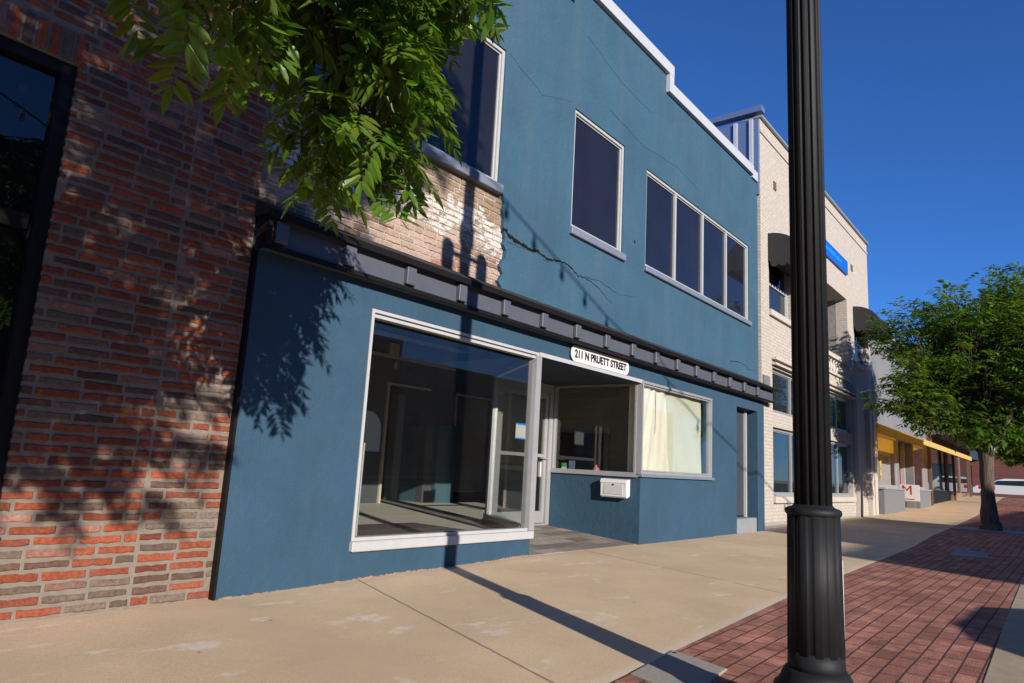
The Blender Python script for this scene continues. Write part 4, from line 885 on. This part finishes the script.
# near tree: stands behind the camera, one bough hangs into the frame
A = (.9, -3.2, 3.5)
tree('street_tree', (-1.9, -5.7, -.09), 'leafy green bough of a street tree hanging in from the upper left', 
     [([(-1.9, -5.7, -.2), (-1.85, -5.65, 1.2), (-1.75, -5.6, 2.4), (-1.4, -5.5, 3.3), (-.9, -5.3, 4.3), (-.5, -5.2, 5.4)], [.17, .15, .14, .13, .09, .04]),
      ([(-1.75, -5.6, 2.4), (-1.0, -4.8, 3.2), (0, -3.9, 3.7), (.9, -3.2, 3.5), (1.5, -2.6, 3.1), (1.85, -2.4, 2.6)], [.11, .085, .06, .035, .02, .01]),
      ([(.0, -3.9, 3.7), (1.1, -3.0, 3.9), (2.0, -2.4, 3.8), (2.6, -2.2, 3.4)], [.05, .03, .018, .008])],
     [((1.72, -2.45, 2.78), (.45, .4, .32), 25, (1.35, -2.75, 3.2)), ((1.86, -2.42, 2.42), (.28, .3, .22), 17, (1.7, -2.5, 2.75)), ((2.42, -2.2, 3.32), (.30, .35, .34), 15, (2.1, -2.35, 3.6)),
      ((.95, -2.7, 2.58), (.28, .3, .16), 9, (1.0, -2.95, 3.05)), ((1.75, -2.5, 3.40), (.7, .5, .40), 24, (1.1, -3.0, 3.8)), ((2.16, -2.25, 2.88), (.26, .3, .25), 14, (2.0, -2.4, 3.3)), ((2.1, -2.3, 3.6), (.5, .4, .3), 20, (1.6, -2.6, 3.8)),
      ((1.36, -3.25, 3.20), (.26, .25, .40), 22, (1.0, -3.15, 3.75)),
      ((-1.0, -4.9, 4.3), (1.15, 1.0, 1.6), 105, (-1.1, -5.3, 3.9)), ((-.9, -5.0, 6.0), (1.3, 1.1, .9), 70, (-.7, -5.2, 4.9)), ((-2.3, -6.6, 4.5), (1.5, 1.5, 1.5), 60, (-1.5, -5.8, 3.8)), ((-1.15, -6.0, 3.3), (1.0, .9, .8), 70, (-1.5, -5.5, 3.2)), ((-.9, -6.4, 5.3), (.6, .7, .9), 40, (-.6, -5.6, 4.6)), ((.15, -7.8, 6.9), (.8, .8, .8), 50, (-.6, -6.2, 5.4)), ((.45, -8.7, 7.8), (.8, .9, .7), 50, (-.4, -7.0, 6.2)), ((-.5, -8.3, 6.6), (.7, .8, .8), 40, (-.8, -6.6, 5.2))],
     .22, 6, .115, LEAF, True, .13, 5)
def street_tree(x, y, label, seed, s=1.0, n=60, ll=.19, group=None):
    z = hx(x); r_ = random.Random(seed); V = lambda a, c, d: (x + a * s, y + c * s, z + d * s)
    limbs = [([V(0, 0, -.1), V(.0, .0, .25), V(-.05, .03, 1.2), V(.02, 0, 2.1), V(-.1, .1, 2.9)], [.33 * s, .22 * s, .17 * s, .19 * s, .12 * s])]
    lobes = []
    for i in range(9):
        a = 6.283 * i / 9 + r_.uniform(-.3, .3); e = r_.uniform(1.0, 2.1); h = r_.uniform(3.5, 5.8)
        tip = V(e * math.cos(a), e * math.sin(a), h); mid = V(e * .45 * math.cos(a), e * .45 * math.sin(a), 2.6 + (h - 2.6) * .35)
        limbs.append(([V(0, 0, 2.0), mid, tip], [.11 * s, .07 * s, .03 * s]))
        lobes.append((tip, (1.35 * s * r_.uniform(.8, 1.15), 1.35 * s * r_.uniform(.8, 1.15), 1.0 * s), n, mid))
    for i in range(4):
        a = 6.283 * i / 4 + 1; h = r_.uniform(5.2, 6.3); tip = V(1.1 * math.cos(a), 1.1 * math.sin(a), h)
        limbs.append(([V(0, 0, 2.6), V(.4 * math.cos(a), .4 * math.sin(a), 4.3), tip], [.10 * s, .07 * s, .03 * s])); lobes.append((tip, (1.2 * s, 1.2 * s, .95 * s), n, V(.4 * math.cos(a), .4 * math.sin(a), 4.6)))
    lobes += [(V(.2, -.2, 3.7), (1.0 * s, 1.0 * s, .6 * s), n, V(0, 0, 3.0)), (V(1.2, -1.6, 6.5), (1.2 * s, 1.2 * s, .9 * s), n, V(.4, -.5, 4.8)), (V(.5, -.6, 7.0), (1.0 * s, 1.0 * s, .8 * s), n, V(.3, -.3, 5.2)), (V(-.4, -.8, 3.8), (1.0 * s, 1.0 * s, .6 * s), n // 2, V(-.2, -.2, 3.0))]
    for q in range(len(lobes)): c_, r3, k_, a_ = lobes[q]; lobes[q] = ((c_[0] + .45, c_[1] - .3, c_[2] + .15), r3, k_, a_)
    for q, h, r3 in ((1.2, 3.15, .85), (.3, 2.95, .75), (-.9, 3.0, .8), (2.3, 3.75, .9), (1.9, 4.5, .9), (.5, 3.4, .9), (-.3, 3.5, .9)):
        lobes.append((V(-.62 * q, .78 * q, h), (r3 * s, r3 * s, .5 * s), int(n * .8), V(-.3 * q, .38 * q, 3.0)))
    return tree('street_tree', (x, y, z), label, limbs, lobes, .34, 4, ll, (.060, .115, .013), False, .30, seed, group)
street_tree(21.1, -3.28, 'bushy green street tree with a thick grey brown trunk on the right', 11, .86, 60, .19)
mb = MB(); mb.box(20.3, 21.9, -4.05, -2.5, hx(21.1) - .1, hx(21.1) + .014); struct(mb, 'tree_pit', 'sill')
street_tree(41, -3.3, 'smaller street tree further up the block behind the big tree', 21, .8, 26, .3)
# ------------------------------------------------------------------ the far side of the street (reflected in the glass, casts the long shadows)
def shop(name, x0, x1, h, mat, label):
    o = empty(name, ((x0 + x1) / 2, -26, 0), label, 'building'); mb = MB(); ho = [(x0 + .8 + i * 3.2, x0 + 3.2 + i * 3.2, .6, 2.6) for i in range(int((x1 - x0 - 1) / 3.2))]
    mb.wall(x0, x1, -.2, h, -24.3, -24, ho); mb.box(x0, x1, -38, -24.3, -.2, h - .3); mb.build('wall', mat, o)
    mb = MB()
    for q in ho: mb.box(q[0], q[1], -24.2, -24.15, q[2], q[3])
    mb.islands('window', 'dark2', o); mb = MB(); mb.box(x0 - .05, x1 + .05, -24.4, -23.95, h, h + .15); mb.build('coping', 'gray2', o); return o
shop('low_shop', -30, .9, 3.8, 'brownbrick', 'low brown brick shop across the street')
shop('tall_shop', 1.0, 26, 7.4, 'redbrick', 'taller dark red brick shop across the street')
o = bpy.data.objects['tall_shop']; mb = MB(); mb.box(3.2, 11.0, -30, -24.35, 7.1, 8.45); mb.build('added_shadow_block', 'redbrick', o)  # unseen block added on the roof to stretch the shadow band over the sidewalk
shop('end_shop', 26.1, 60, 6.5, 'gray', 'grey shop at the end of the row across the street')
